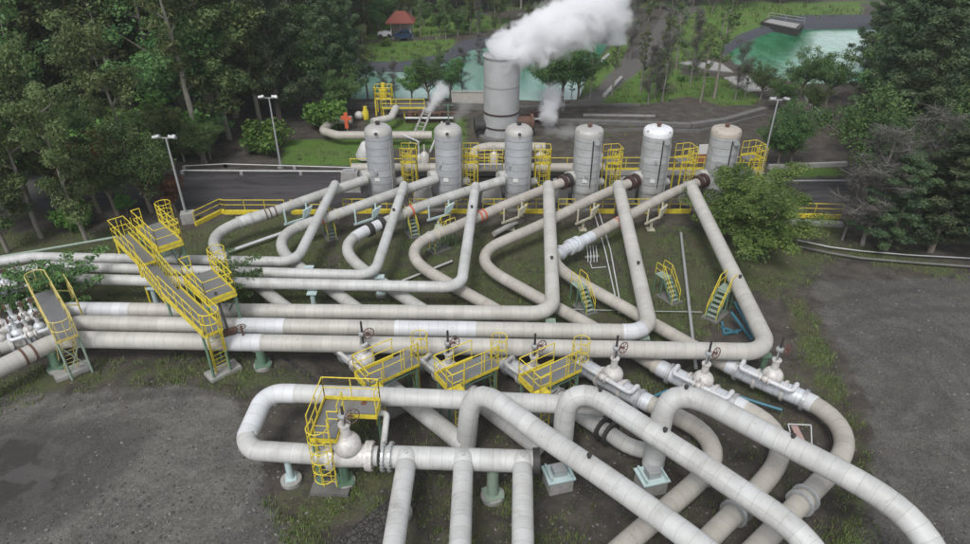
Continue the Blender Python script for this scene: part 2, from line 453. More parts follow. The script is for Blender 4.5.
for k, soft in (('lawn', 3.5), ('rough', 3.0), ('gravel', 3.0), ('pale', 2.0), ('wet', 1.6), ('liner', 1.2)):
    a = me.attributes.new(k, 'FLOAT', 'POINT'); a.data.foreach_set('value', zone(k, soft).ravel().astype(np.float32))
ground = bpy.data.objects.new('ground', me); COL.objects.link(ground); tag(ground, kind='structure')
m, nt, b = new_mat('soil_grass_gravel'); g = NT(nt)
ob = g.coord('Object')
nL = g.noise(ob, .22, 6, .6, .4); nM = g.noise(ob, 1.1, 6, .65, .3); nS = g.noise(ob, 7.0, 5, .7); nXS = g.noise(ob, 26.0, 3, .7)
def zmask(name, w=.7, n=nM):
    a = g.attr(name).outputs['Fac']
    return g.ramp(g.math('ADD', a, g.math('MULTIPLY_ADD', n, w, -.5 * w)), .38, .62)
vor = g.n('ShaderNodeTexVoronoi'); vor.inputs['Scale'].default_value = 9.0; g.l(ob, vor.inputs['Vector'])
vorb = g.n('ShaderNodeTexVoronoi'); vorb.inputs['Scale'].default_value = 3.3; g.l(ob, vorb.inputs['Vector'])
soil = g.mix(g.ramp(nM, .3, .7), (.040, .034, .028), (.100, .086, .070))
soil = g.mix(g.math('MULTIPLY', g.ramp(nS, .5, .8), .5), soil, (.12, .105, .09))
soil = g.mix(g.math('MULTIPLY', g.ramp(nL, .5, .7), .45), soil, (.075, .05, .036))
rgh = g.mix(g.ramp(nS, .35, .7), (.046, .060, .020), (.105, .140, .042))
rgh = g.mix(g.math('MULTIPLY', g.ramp(nL, .45, .65), .5), rgh, (.105, .092, .055))
rgh = g.mix(g.math('MULTIPLY', g.ramp(nXS, .55, .8), .5), rgh, (.11, .12, .05))
grv = g.mix(g.ramp(nM, .3, .7), (.088, .080, .068), (.162, .150, .128))
grv = g.mix(g.math('MULTIPLY', g.ramp(vor.outputs['Color'], .35, .9), .35), grv, (.26, .25, .235))
grv = g.mix(g.ramp(nL, .5, .62), grv, g.mix(nM, (.05, .047, .043), (.105, .10, .095)))
wv = g.n('ShaderNodeTexWave', wave_type='RINGS', rings_direction='Z'); wv.inputs['Scale'].default_value = .35; wv.inputs['Distortion'].default_value = 14.0; wv.inputs['Detail'].default_value = 3
mp = g.n('ShaderNodeMapping'); g.l(ob, mp.inputs[0]); c0 = W(120, 520); mp.inputs['Location'].default_value = (-c0.x, -c0.y, 0); g.l(mp.outputs[0], wv.inputs[0])
grv = g.mix(g.math('MULTIPLY', g.ramp(wv.outputs['Fac'], .5, .9), g.math('MULTIPLY', nM, .5)), grv, (.045, .042, .038))
sx_ = g.n('ShaderNodeSeparateXYZ'); g.l(ob, sx_.inputs[0])
grv = g.mix(g.math('MULTIPLY', g.ramp(sx_.outputs[0], 4, 12), .72), grv, g.mix(g.ramp(nM, .3, .7), (.046, .041, .036), (.098, .090, .080)))
wr = g.noise(ob, .16, 7, .7, 2.5)
grv = g.mix(g.math('MULTIPLY', g.ramp(wr, .48, .60), g.math('MULTIPLY_ADD', g.ramp(sx_.outputs[0], 4, 12), .35, .35)), grv, (.040, .036, .032))
grv = g.mix(g.math('MULTIPLY', g.ramp(wr, .46, .34), .45), grv, (.165, .155, .14))
moss = g.math('MULTIPLY', g.ramp(g.noise(ob, .55, 6, .7, .8), .55, .66), g.ramp(nXS, .35, .6))
grv = g.mix(g.math('MULTIPLY', moss, .55), grv, (.075, .085, .035))
brn = g.ramp(g.noise(ob, .3, 5, .65, 1.5), .52, .66)
grv = g.mix(g.math('MULTIPLY', brn, .5), grv, (.085, .070, .055))
vf = g.n('ShaderNodeTexVoronoi'); vf.inputs['Scale'].default_value = 24.0; g.l(ob, vf.inputs['Vector'])
grv = g.mix(.26, grv, g.mix(g.ramp(vf.outputs['Color'], .1, .95), (.03, .029, .027), (.27, .26, .245)))
soil = g.mix(g.math('MULTIPLY', moss, .6), soil, (.06, .075, .03))
for cc_, radii in ((W(40, 640), (11.2, 13.0, 15.6)), (W(1180, 520), (13.5, 15.3, 19.0))):
    mpt = g.n('ShaderNodeMapping'); g.l(ob, mpt.inputs[0]); mpt.inputs['Location'].default_value = (-cc_.x, -cc_.y, 0)
    ln = g.n('ShaderNodeVectorMath', operation='LENGTH'); g.l(mpt.outputs[0], ln.inputs[0])
    rr2 = g.math('ADD', ln.outputs['Value'], g.math('MULTIPLY_ADD', nL, 1.6, -.8))
    for R_ in radii:
        tk = g.ramp(g.math('ABSOLUTE', g.math('SUBTRACT', rr2, R_)), .42, .12)
        tk = g.math('MULTIPLY', tk, g.ramp(nM, .3, .6))
        grv = g.mix(g.math('MULTIPLY', tk, .5), grv, (.045, .041, .036))
lawn = g.mix(g.ramp(nS, .3, .7), (.050, .115, .012), (.115, .215, .028))
lawn = g.mix(g.ramp(nL, .42, .66), lawn, (.095, .15, .03))
lawn = g.mix(g.math('MULTIPLY', g.ramp(nM, .52, .72), .7), lawn, (.045, .06, .022))
pale = g.mix(nM, (.075, .068, .062), (.14, .13, .12))
lit = g.math('MULTIPLY', g.ramp(g.noise(ob, .45, 7, .72, 1.2), .46, .60), g.ramp(nS, .3, .55))
rgh = g.mix(g.math('MULTIPLY', lit, .75), rgh, (.085, .062, .042))
rgh = g.mix(g.math('MULTIPLY', g.ramp(g.noise(ob, .8, 6, .7, .5), .56, .66), .7), rgh, (.05, .042, .033))
col = g.mix(zmask('rough', 1.5, g.math('MULTIPLY_ADD', nM, .6, g.math('MULTIPLY', nL, .4))), soil, rgh)
col = g.mix(zmask('gravel', .8), col, grv)
col = g.mix(zmask('pale', .6), col, pale)
col = g.mix(zmask('lawn', 1.0, g.math('MULTIPLY_ADD', nM, .6, g.math('MULTIPLY', nS, .4))), col, lawn)
col = g.mix(zmask('liner', .7), col, g.mix(nM, (.045, .05, .06), (.085, .09, .105)))
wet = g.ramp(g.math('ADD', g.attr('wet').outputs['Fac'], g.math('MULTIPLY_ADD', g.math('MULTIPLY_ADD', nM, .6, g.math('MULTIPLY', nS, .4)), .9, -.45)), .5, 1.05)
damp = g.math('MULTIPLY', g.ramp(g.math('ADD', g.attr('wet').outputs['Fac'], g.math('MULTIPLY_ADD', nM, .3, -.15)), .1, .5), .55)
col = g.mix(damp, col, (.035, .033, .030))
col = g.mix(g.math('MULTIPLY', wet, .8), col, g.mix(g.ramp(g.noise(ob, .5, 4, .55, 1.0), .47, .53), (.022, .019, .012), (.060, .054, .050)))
# white chips of stone in the yards
sp = g.math('LESS_THAN', vorb.outputs['Distance'], .075)
sp = g.math('MULTIPLY', sp, g.ramp(nM, .50, .60))
col = g.mix(g.math('MULTIPLY', sp, .28), col, (.30, .29, .27))
# beyond the plant the hills are wooded green
sepz = g.n('ShaderNodeSeparateXYZ'); g.l(ob, sepz.inputs[0])
far = g.ramp(sepz.outputs[1], 125, 150)
col = g.mix(far, col, g.mix(nM, (.018, .035, .012), (.05, .075, .025)))
g.l(col, b.inputs['Base Color'])
g.l(g.math('MULTIPLY_ADD', wet, -.86, .93), b.inputs['Roughness'])
hh = g.math('MULTIPLY', g.math('ADD', g.math('MULTIPLY', nS, .7), g.math('MULTIPLY', nXS, .5)), g.math('SUBTRACT', 1.0, wet))
g.bump(hh, .9, .09, b)
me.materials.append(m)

# ---------------------------------------------------------------- sheets: main road, pond water
def sheet(name, poly, z, mat, kind='structure', label=None):
    mb = MB(); n = len(poly); mb.add([(p[0], p[1], z) for p in poly], [tuple(range(n))])
    o = mb.build(name, mat); tag(o, kind=kind); return o
m, nt, b = new_mat('asphalt'); g = NT(nt); ob = g.coord('Object')
n1 = g.noise(g.scalev(ob, (.12, 1.0, 1)), .55, 6, .65, .5); n2 = g.noise(ob, 18, 4, .7); n3 = g.noise(g.scalev(ob, (.3, 1, 1)), .9, 5, .6, 1.0)
c = g.mix(g.ramp(n1, .35, .7), (.040, .036, .038), (.085, .078, .080))
c = g.mix(g.math('MULTIPLY', n2, .4), c, (.04, .036, .036))
c = g.mix(g.math('MULTIPLY', g.ramp(n3, .52, .66), .85), c, (.018, .016, .015))
g.l(c, b.inputs['Base Color']); g.l(g.math('MULTIPLY_ADD', g.ramp(n1, .45, .7), -.3, .8), b.inputs['Roughness']); g.bump(n2, .4, .02, b)
y0 = W(485, 207).y; y1 = W(485, 171).y
road_pts = [(-95, y0 - 1.5), (-22, y0 - .4), (-10, y0), (80, y0 + .3), (80, y1 - 2.2), (24, y1 - 1.6), (-4, y1), (-95, y1 + 1)]
sheet('road', road_pts, .012, m)

m, nt, b = new_mat('pond_water'); g = NT(nt); ob = g.coord('Object')
n1 = g.noise(g.scalev(ob, (1, .35, 1)), .12, 4, .6, 1.2); n2 = g.noise(g.scalev(ob, (1, 1, 1)), 1.6, 3, .6, .4)
sxp = g.n('ShaderNodeSeparateXYZ'); g.l(ob, sxp.inputs[0])
c = g.mix(g.ramp(n1, .35, .65), (.15, .30, .24), (.24, .38, .32))
c = g.mix(g.ramp(sxp.outputs[0], -2, 8), c, g.mix(g.ramp(n1, .4, .6), (.05, .19, .12), (.16, .30, .22)))
g.l(c, b.inputs['Base Color']); b.inputs['Roughness'].default_value = .12; b.inputs['Specular IOR Level'].default_value = .8
g.bump(n2, .25, .05, b)
m2, nt, b = new_mat('green_pond_water'); g = NT(nt); ob = g.coord('Object')
n1 = g.noise(g.scalev(ob, (1, .35, 1)), .2, 4, .6, 1.2); n2 = g.noise(ob, 1.6, 3, .6, .4)
c = g.mix(g.ramp(n1, .35, .65), (.015, .14, .055), (.05, .24, .12))
g.l(c, b.inputs['Base Color']); b.inputs['Roughness'].default_value = .12; b.inputs['Specular IOR Level'].default_value = .5
g.bump(g.math('MULTIPLY_ADD', g.noise(g.scalev(ob, (1, .5, 1)), .55, 4, .6, 1.0), 2.0, n2), .3, .08, b)
def grow_poly(P, k):
    c = P.mean(0); return [tuple(c + (p - c) * k) for p in P]
sheet('pond_water', grow_poly(POND1, 1.03), -.55, m)
sheet('pond_water', grow_poly(POND2, 1.03), -.55, m2)

# ---------------------------------------------------------------- stones and grass tufts (uncountable)
def in_zone(name, p):
    return max(v * float(sdist(px_poly(poly), np.array([p[0]]), np.array([p[1]]))[0] > 0) for poly, v in ZONES[name])
_zp = {k: [(px_poly(poly), v) for poly, v in L] for k, L in ZONES.items()}
def zval(name, X, Y):
    m = np.zeros(X.shape)
    for P, v in _zp[name]: m = np.maximum(m, v * (sdist(P, X, Y) > 0))
    return m
def stones():
    N = 42000
    px = rng.uniform(-30, 1000, N); py = 215 + 345 * rng.random(N) ** .8
    P = np.array([W(a, c)[:2] for a, c in zip(px, py)])
    inpit = sdist(PIT, P[:, 0], P[:, 1]) > 0
    wetv = zval('wet', P[:, 0], P[:, 1])
    keep = (rng.random(N) < .55) & (wetv < .9)
    P = P[keep]; Z = ground_z(P[:, 0], P[:, 1]); n = len(P)
    t = (1 + 5 ** .5) / 2
    iv = np.array([(1, 1, 1), (1, -1, -1), (-1, 1, -1), (-1, -1, 1), (-1.1, .2, .6), (.9, .2, -.9)], float)
    oc = np.array([(1, 0, 0), (-1, 0, 0), (0, 1, 0), (0, -1, 0), (0, 0, 1), (0, 0, -1)], float)
    fo = np.array([(0, 2, 4), (2, 1, 4), (1, 3, 4), (3, 0, 4), (2, 0, 5), (1, 2, 5), (3, 1, 5), (0, 3, 5)])
    s = .014 + .06 * rng.random(n) ** 6
    jit = rng.uniform(.6, 1.3, (n, 6, 1))
    a = rng.uniform(0, 6.28, n); ca, sa = np.cos(a), np.sin(a)
    v = oc[None] * jit * s[:, None, None] * np.array([1.25, .9, .6])
    vx = v[..., 0] * ca[:, None] - v[..., 1] * sa[:, None]; vy = v[..., 0] * sa[:, None] + v[..., 1] * ca[:, None]
    vv = np.stack([vx + P[:, 0:1], vy + P[:, 1:2], v[..., 2] + Z[:, None] + s[:, None] * .25], -1).reshape(-1, 3)
    f = (fo[None] + (np.arange(n) * 6)[:, None, None]).reshape(-1, 3)
    me = bpy.data.meshes.new('stones'); me.from_pydata(vv.tolist(), [], f.tolist())
    tone = np.repeat(rng.random(n), 6).astype(np.float32)
    me.attributes.new('tone', 'FLOAT', 'POINT').data.foreach_set('value', tone)
    m, nt, b = new_mat('stone'); g = NT(nt); t_ = g.attr('tone').outputs['Fac']
    g.l(g.mix(g.ramp(t_, .45, 1.0), (.06, .055, .047), (.21, .20, .18)), b.inputs['Base Color']); b.inputs['Roughness'].default_value = .9
    me.materials.append(m); o = bpy.data.objects.new('stones', me); COL.objects.link(o)
    tag(o, 'loose grey and white stones strewn over the dark yard', 'stones', kind='stuff')
stones()
def tufts():
    N = 110000
    px = rng.uniform(-30, 1000, N); py = np.where(rng.random(N) < .22, rng.uniform(6, 140, N), 140 + 410 * rng.random(N) ** .75)
    P = np.array([W(a, c)[:2] for a, c in zip(px, py)])
    r = np.maximum(zval('rough', P[:, 0], P[:, 1]), zval('lawn', P[:, 0], P[:, 1]))
    r = np.maximum(r, .12 * (sdist(PIT, P[:, 0], P[:, 1]) > 0))
    cl = np.sin(P[:, 0] * 1.3 + np.sin(P[:, 1] * .9) * 2) * np.sin(P[:, 1] * 1.1 + 2 * np.sin(P[:, 0] * .7))
    onroad = (P[:, 1] > y0 - .5) & (P[:, 1] < y1 + .3)
    keep = (rng.random(N) < r * (.35 + .5 * cl)) & ~onroad
    P = P[keep]; n = len(P); Z = ground_z(P[:, 0], P[:, 1])
    B = 7
    a = rng.uniform(0, 6.28, (n, B)); fs_ = 1 + np.clip((P[:, 1:2] - 45) / 22, 0, 3.5); h = rng.uniform(.05, .17, (n, B)) * rng.uniform(.6, 1.5, (n, 1)) * fs_; w = .018 * fs_
    ox = rng.normal(0, .09, (n, B)) * fs_; oy = rng.normal(0, .09, (n, B)) * fs_
    bx = P[:, 0:1] + ox; by = P[:, 1:2] + oy; z0 = np.repeat(Z[:, None], B, 1)
    lx = np.cos(a); ly = np.sin(a); lean = rng.uniform(.2, .9, (n, B)) * h
    v0 = np.stack([bx - ly * w, by + lx * w, z0], -1); v1 = np.stack([bx + ly * w, by - lx * w, z0], -1)
    v2 = np.stack([bx + lx * lean, by + ly * lean, z0 + h], -1)
    vv = np.stack([v0, v1, v2], 2).reshape(-1, 3); k = n * B
    f = np.arange(k * 3).reshape(-1, 3)
    me = bpy.data.meshes.new('grass'); me.from_pydata(vv.tolist(), [], f.tolist())
    tone = np.repeat(rng.random(n), B * 3).astype(np.float32)
    me.attributes.new('tone', 'FLOAT', 'POINT').data.foreach_set('value', tone)
    me.attributes.new('leaf', 'FLOAT', 'POINT').data.foreach_set('value', np.repeat(rng.random(k), 3).astype(np.float32))
    me.materials.append(leaf_mat('grass_blades', (.045, .065, .020), (.11, .15, .045), (.18, .17, .08), .2))
    o = bpy.data.objects.new('grass', me); COL.objects.link(o)
    tag(o, 'tufts of short grass growing between the pipes', 'grass', kind='stuff')
tufts()
# ---------------------------------------------------------------- pipelines
def ring(parent, path, px, py, z, r, w, mat, name='flange', n=24, sub=None, bolts=0):
    q, d, i = near_px(path, px, py, z)
    mb = MB(); mb.lathe([(r * .5, -w / 2), (r, -w / 2), (r, w / 2), (r * .5, w / 2)], q, n, axis=d, smooth=False)
    if bolts:
        x = d.cross(V((0, 0, 1))).normalized(); y = d.cross(x)
        for k in range(bolts):
            a = 2 * PI * k / bolts; c = q + (x * math.cos(a) + y * math.sin(a)) * (r - .045)
            mb.cyl(c - d * (w / 2 + .035), c + d * (w / 2 + .035), .02, 6)
    return mb.build(name, mat, parent)
def seg_between(path, pa, pb, z):
    """sub-path between two surveyed pixels"""
    qa, da, ia = near_px(path, *pa, z); qb, db, ib = near_px(path, *pb, z)
    if ia > ib or (ia == ib and (qb - qa).dot(da) < 0): qa, qb, ia, ib = qb, qa, ib, ia
    return [qa] + path[ia + 1: ib + 1] + [qb]
def sleeve(parent, path, pa, pb, z, r, mat, name='cladding_sleeve'):
    mb = MB(); mb.tube(seg_between(path, pa, pb, z), r, 22); return mb.build(name, mat, parent)
def coupling(parent, path, px, py, z, r, mat):
    """a dark ring-shaped expansion collar"""
    return ring(parent, path, px, py, z, r, .26, mat, 'expansion_joint', bolts=0)
def handwheel(mb, c, R, ax):
    x, y = mb.torus(c, R, .022, ax, 18, 6)
    for k in range(4):
        a = PI * k / 4
        d = (x * math.cos(a) + y * math.sin(a)) * R
        mb.cyl(V(c) - d, V(c) + d, .012, 5)
    mb.cyl(V(c) - V(ax) * .14, V(c) + V(ax) * .05, .03, 6)
def gate_valve(parent, q, d, r, wheel_mat, stem_h=1.75, wheel_side=1, scale=1.0, body=None):
    """body with end flanges, bulb bonnet, yoke, spindle and handwheel; returns the body part"""
    q = V(q); d = V((d.x, d.y, 0)).normalized(); up = V((0, 0, 1)); s = scale
    mb = MB()
    mb.lathe([(r * 1.02, -.75 * s), (r * 1.02, .75 * s)], q, 20, axis=d)
    for o in (-.62 * s, .62 * s): mb.lathe([(r * 1.02, -.06), (r * 1.32, -.06), (r * 1.32, .06), (r * 1.02, .06)], q + d * o, 20, axis=d, smooth=False)
    mb.ball(q + up * (r + .14 * s), .46 * s, .95, 24, 14); mb.cyl(q, q + up * r, .3 * s, 16)
    mb.lathe([(.16 * s, .0), (.15 * s, .5 * s), (.2 * s, .5 * s), (.2 * s, .57 * s), (.1 * s, .58 * s)], q + up * (r + .5 * s), 16, smooth=False)
    v = mb.build('gate_valve', body or M['valve'], parent)
    z0 = r + 1.05 * s; stem_h *= .72
    mb = MB(); side = V((0, 0, 1)).cross(d)
    for k in (-1, 1): mb.beam(q + up * z0 + side * k * .13 * s, q + up * (z0 + stem_h * .42) + side * k * .09 * s, .06, .08)
    mb.lathe([(.17 * s, 0), (.17 * s, .1), (.08, .14)], q + up * (z0 + stem_h * .42), 12, smooth=False)
    mb.build('yoke', M['steel'], v)
    mb = MB(); mb.cyl(q + up * z0, q + up * (z0 + stem_h), .035 * s + .01, 8); mb.cyl(q + up * (z0 + stem_h * .5), q + up * (z0 + stem_h * .97), .05 * s, 8)
    mb.build('spindle', M['dark'], v)
    mb = MB(); ax = V((.55 * wheel_side, -.8, .15)).normalized()
    c = q + up * (z0 + stem_h * .5) + V((.30 * s * wheel_side, -.05, 0))
    handwheel(mb, c, .25 * s, ax); mb.cyl(q + up * (z0 + stem_h * .46), c, .035, 6)
    mb.build('handwheel', wheel_mat, v)
    return v
def bypass(parent, path, pa, pb, z, r, side, lift, rb=.10, mat=None, off=.62):
    qa, da, _ = near_px(path, *pa, z); qb, db, _ = near_px(path, *pb, z)
    d = (qb - qa).normalized(); sd = V((-d.y, d.x, 0)).normalized() * side * off; up = V((0, 0, lift))
    pts = fillet([qa + V((0, 0, r * .6)), qa + up * .9 + V((0, 0, r * .4)), qa + sd + up + d * .05, qb + sd + up * .98, qb + up * .9 + V((0, 0, r * .4)), qb + V((0, 0, r * .6))], .16, 6)
    mb = MB(); mb.tube(pts, rb, 12)
    b = mb.build('bypass_pipe', mat or M['white'], parent)
    mid = (qa + qb) / 2 + sd + up
    mb = MB(); mb.ball(mid, .17); mb.lathe([(.19, -.22), (.19, -.16), (.1, -.16), (.1, .16), (.19, .16), (.19, .22)], mid, 12, axis=d, smooth=False); mb.cyl(mid, mid + V((0, 0, .42)), .04, 8)
    bv = mb.build('bypass_valve', M['valve'], b)
    return b
PATHS = {}
def pipeline(name, label, pts_px, r, mat, smooth='spline', R=.9, grp=None, cat='pipe', part='pipe_run', n=22, extra=None, run_on=0):
    pts = extra(pts_px) if extra else WP(pts_px)
    path = spline(pts) if smooth == 'spline' else fillet(pts, R, 12)
    if run_on:
        e = path[-1] - path[-2]; e.z = 0; e.normalize(); path += [path[-1] + e * k for k in np.linspace(2, run_on, 8)]
    base = path[0].copy(); base.z = 0
    t = thing(name, label, cat, base, grp)
    mb = MB(); mb.tube(path, r, n); mb.build(part, mat, t)
    return t, path
def hanger_lugs(t, path, pxs, z, r, mat):
    for (x, y) in pxs:
        q, d, _ = near_px(path, x, y, z)
        mb = MB(); mb.cyl(q + V((0, 0, r * .9)), q + V((0, 0, r + .13)), .06, 8); mb.cyl(q + V((0, 0, r + .10)), q + V((0, 0, r + .16)), .09, 8)
        mb.build('vent_plug', mat, t)

# --- separated steam mains: from each tank over the inlet lines, elbow, then away to the left
steam = [
 # name/label bits, points, r, material
 ('furthest steam main, meeting the leftmost tank line, its long run lying behind the other five',
  [(335, 184.5, 2.45), (296, 262, 1.62), (34, 257, 1.62), (0, 262, 1.6), (-60, 279, 1.6)], .285, 'white'),
 ('second steam main from the back, falling from the second tank from the left',
  [(404, 185.5, 2.45), (374, 275.5, 1.6), (46, 266.5, 1.6), (0, 275.5, 1.55), (-60, 293, 1.5)], .285, 'white'),
 ('third steam main from the back, falling from the third tank from the left',
  [(475.5, 186.5, 2.45), (461, 287.5, 1.6), (66, 279, 1.6), (0, 291.5, 1.5), (-60, 309, 1.5)], .30, 'white'),
 ('thick beige steam main falling straight from the fourth tank to its elbow',
  [(548.5, 186, 2.55), (553, 313.5, 1.45), (66, 309.5, 1.4), (0, 332, 1.4), (-60, 354, 1.4)], .375, 'creamw'),
 ('thick beige steam main from the white-capped tank, with a bright new cladding stretch',
  [(618.5, 186, 2.55), (651, 332.5, 1.45), (78, 323, 1.4), (0, 347, 1.4), (-60, 366, 1.4)], .39, 'creamw'),
 ('nearest thick beige steam main, starting at the rightmost tank and bent at the far right',
  [(691, 187, 2.55), (771, 352, 1.4), (60, 339, 1.35), (0, 368, 1.35), (-60, 398, 1.35)], .40, 'creamw')]
for i, (lab, pts, r, mt) in enumerate(steam):
    t, path = pipeline('steam_main', lab, pts, r, M[mt], smooth='fillet', R=1.0 if i < 3 else 1.15, grp='steam mains leaving the tanks', run_on=30)
    PATHS['H%d' % (i + 1)] = (t, path)
    mb = MB(); mb.ball(path[0], r * 1.01); mb.build('end_cap', M[mt], t)
def HP(i): return PATHS['H%d' % i]
for i, sp in ((1, [(113, 258), (121, 258)]), (4, [(56, 313), (130, 311)]), (5, [(395, 329.5), (476, 330.2)]), (5, [(238, 325.8), (285, 326.6)]), (5, [(623, 334), (650, 333.2)])):
    t, p = HP(i); sleeve(t, p, sp[0], sp[1], 1.45, steam[i - 1][2] + .012, M['white'] if i < 4 else M['newwhite'])
t, p = HP(6); sleeve(t, p, (226, 342), (262, 342.6), 1.4, .413, M['newwhite'])
for (i, x, y) in ((4, 552, 262), (5, 640, 268), (6, 738, 281), (3, 470, 215), (2, 392, 217), (6, 455, 348)):
    t, p = HP(i); hanger_lugs(t, p, [(x, y)], 2.0 if y < 300 else 1.4, steam[i - 1][2], M['dark'])
t, p = HP(5); q, d, _ = near_px(p, 262, 325, 1.45)
t, p = HP(6); q, d, _ = near_px(p, 244, 343, 1.4)
mb = MB(); mb.cyl(q + V((0, 0, .3)), q + V((0, 0, .95)), .05, 8); handwheel(mb, q + V((0, 0, .9)), .2, (0, 0, 1)); mb.build('drain_valve', M['rust'], t)

# --- two-phase inlet lines: from the tanks, hairpin bend, then down towards the camera under the mains
inl = [
 ('D1', 'inlet line with the leftmost hairpin bend beside the yellow railing',
  [(366, 179.5, 1.9), (304, 201, 1.75), (272.7, 212.3, 1.6), (236, 223.6, 1.4), (221, 230.8, 1.3), (213.5, 240.5, 1.2), (215.5, 250, 1.12), (226, 260, 1.05), (275, 299, .75), (352, 357, .5), (407, 400, .38), (443, 428, .3), (466, 446, .3)], 'grey'),
 ('D2', 'inlet line with the second hairpin bend from the left, half hidden by a steam main',
  [(436, 179, 1.9), (376.8, 200, 1.75), (329.7, 216.9, 1.55), (303, 225, 1.35), (289, 231, 1.27), (281, 242.5, 1.2), (283.5, 252.5, 1.1), (294, 263, 1.0), (344, 299, .75), (430, 363, .5), (490, 410, .38), (541, 449, .3)], 'grey'),
 ('D3', 'inlet line whose hairpin bend follows two black expansion collars',
  [(503, 180.5, 1.9), (454, 195.6, 1.75), (413.5, 209.4, 1.6), (376.8, 225.9, 1.35), (359.5, 233.8, 1.28), (347.5, 243.5, 1.2), (347, 252, 1.12), (356, 263.5, 1.0), (408, 300, .75), (505, 362, .5), (575, 410, .42), (592, 422, .4), (607, 430.5, .4), (618, 440, .4), (634, 449.5, .38), (651, 451, .35)], 'grey'),
 ('D4', 'beige inlet line with a tight hairpin bend beside the large green steps',
  [(572, 178.5, 1.95), (500, 207.6, 1.65), (450, 229.2, 1.4), (428, 238, 1.32), (415.5, 246.5, 1.25), (413, 255.5, 1.15), (421, 266, 1.0), (463, 291.5, .8), (500, 312, .65), (585, 367, .5), (644, 401, .45), (672, 414.5, .42), (697, 427, .4), (711.5, 441, .4), (714, 457, .4), (704.6, 474, .4), (674, 502, .42), (620, 549, .45), (580, 586, .45)], 'cream'),
 ('D5', 'beige inlet line with a hairpin bend and no expansion joint, behind the fourth steam main',
  [(638, 179.5, 1.95), (592, 199.5, 1.75), (536.8, 226.9, 1.4), (505, 240.6, 1.28), (489, 248.5, 1.2), (483, 258, 1.1), (489.5, 269, .95), (524, 290, .8), (592, 327, .65), (662, 369, .5), (738, 406, .45), (758, 415.5, .42), (774.5, 429, .4), (781, 445, .4), (777, 464, .4), (757, 489.5, .42), (715, 532, .45), (660, 588, .45)], 'cream'),
 ('D6', 'rightmost inlet line, with a silver expansion joint just before its bend',
  [(706, 179.5, 1.95), (669, 194.7, 1.8), (619.5, 221.4, 1.5), (581, 242, 1.3), (563, 250.5, 1.2), (554, 256.5, 1.15), (554.5, 263, 1.05), (568, 275.5, .95), (612.5, 300.8, .8), (660.5, 328, .65), (722, 362, .5), (782, 390, .45), (812, 402.5, .42), (832.5, 416, .4), (844.5, 433, .4), (845, 448, .4), (835.5, 466, .4), (813.5, 489, .42), (766, 538, .45), (712, 592, .45)], 'cream')]
for i, (k, lab, pts, mt) in enumerate(inl):
    t, path = pipeline('inlet_line', lab, pts, .33, M[mt], grp='inlet lines feeding the tanks', run_on=0 if i < 3 else 24)
    PATHS[k] = (t, path)
def DP(i): return PATHS['D%d' % i]
# reducer and thicker lower run
for i, (a, c) in enumerate((((338, 346), (465, 445)), ((424, 358), (539, 447.5)), ((498, 357), (600, 426.5)), ((579, 363), None), ((655, 365), None), ((716, 358), None))):
    t, p = DP(i + 1)
    mm = M['white'] if i < 3 else M['cream']
    mb = MB(); sp = seg_between(p, a, c, .45) if c else [near_px(p, *a, .45)[0]] + p[near_px(p, *a, .45)[2] + 1:]
    rr = [.335 + .045 * min(1, j / 3) for j in range(len(sp))]
    T = MB(); T.tube(sp, .385, 22); T.build('lower_run', mm, t)
# bright cladding round the valves
for i, a, c in ((4, (585, 367), (650, 404)), (5, (660, 368), (736, 405)), (6, (728, 365), (806, 399)), (1, (345, 352), (392, 389)), (2, (432, 365), (476, 399)), (3, (505, 362), (556, 397))):
    t, p = DP(i); sleeve(t, p, a, c, .48, .40, M['silver'], 'cladding_sleeve')
for i, a, c in ((5, (735, 404.5), (745, 409.5)), (6, (803, 398.5), (815, 404))):
    t, p = DP(i); sleeve(t, p, a, c, .44, .405, M['newwhite'], 'cladding_sleeve')
t, p = DP(6); sleeve(t, p, (556, 254), (590, 237), 1.25, .345, M['silver']); 
for x, y in ((571, 246.5), (576.5, 243.8)): ring(t, p, x, y, 1.3, .47, .3, M['silver'], 'expansion_joint')
ring(t, p, 560, 252, 1.2, .44, .2, M['silver'], 'expansion_joint')
for x, y in ((616, 223), (619.5, 221.2)): ring(t, p, x, y, 1.5, .36, .05, M['orange'], 'marker_band')
t, p = DP(1); sleeve(t, p, (238, 222.8), (266, 214.8), 1.45, .365, M['white'])
for x, y in ((239, 222.5), (250.5, 219)): ring(t, p, x, y, 1.45, .41, .12, M['grey'], 'flange')
for x, y in ((266, 214.6), (270, 213.2), (275, 211.6)): ring(t, p, x, y, 1.6, .37, .07, M['rust'], 'flange')
t, p = DP(2)
for x, y in ((322, 218.8), (326, 217.4), (336, 214.4)): ring(t, p, x, y, 1.55, .38, .08, M['orange'] if x < 325 else M['creampaint'], 'flange')
ring(t, p, 300, 226, 1.35, .37, .3, M['grey'], 'flange')
t, p = DP(3); sleeve(t, p, (354, 237), (366, 230), 1.3, .35, M['newwhite']); sleeve(t, p, (371, 228), (379, 224.5), 1.35, .35, M['newwhite'])
for x, y in ((369.5, 229), (381, 224)): ring(t, p, x, y, 1.35, .46, .3, M['dark'], 'expansion_joint')
for x, y in ((402, 213.8), (406.5, 212), (411, 210.3)): ring(t, p, x, y, 1.6, .39, .09, M['orange'] if x > 410 else M['creampaint'], 'flange')
t, p = DP(4)
ring(t, p, 430, 237, 1.35, .38, .16, M['grey'], 'flange')
for x, y in ((438, 234), (478, 217), (482, 215.4)): ring(t, p, x, y, 1.45, .38, .08, M['orange'] if x > 470 else M['creampaint'], 'flange')
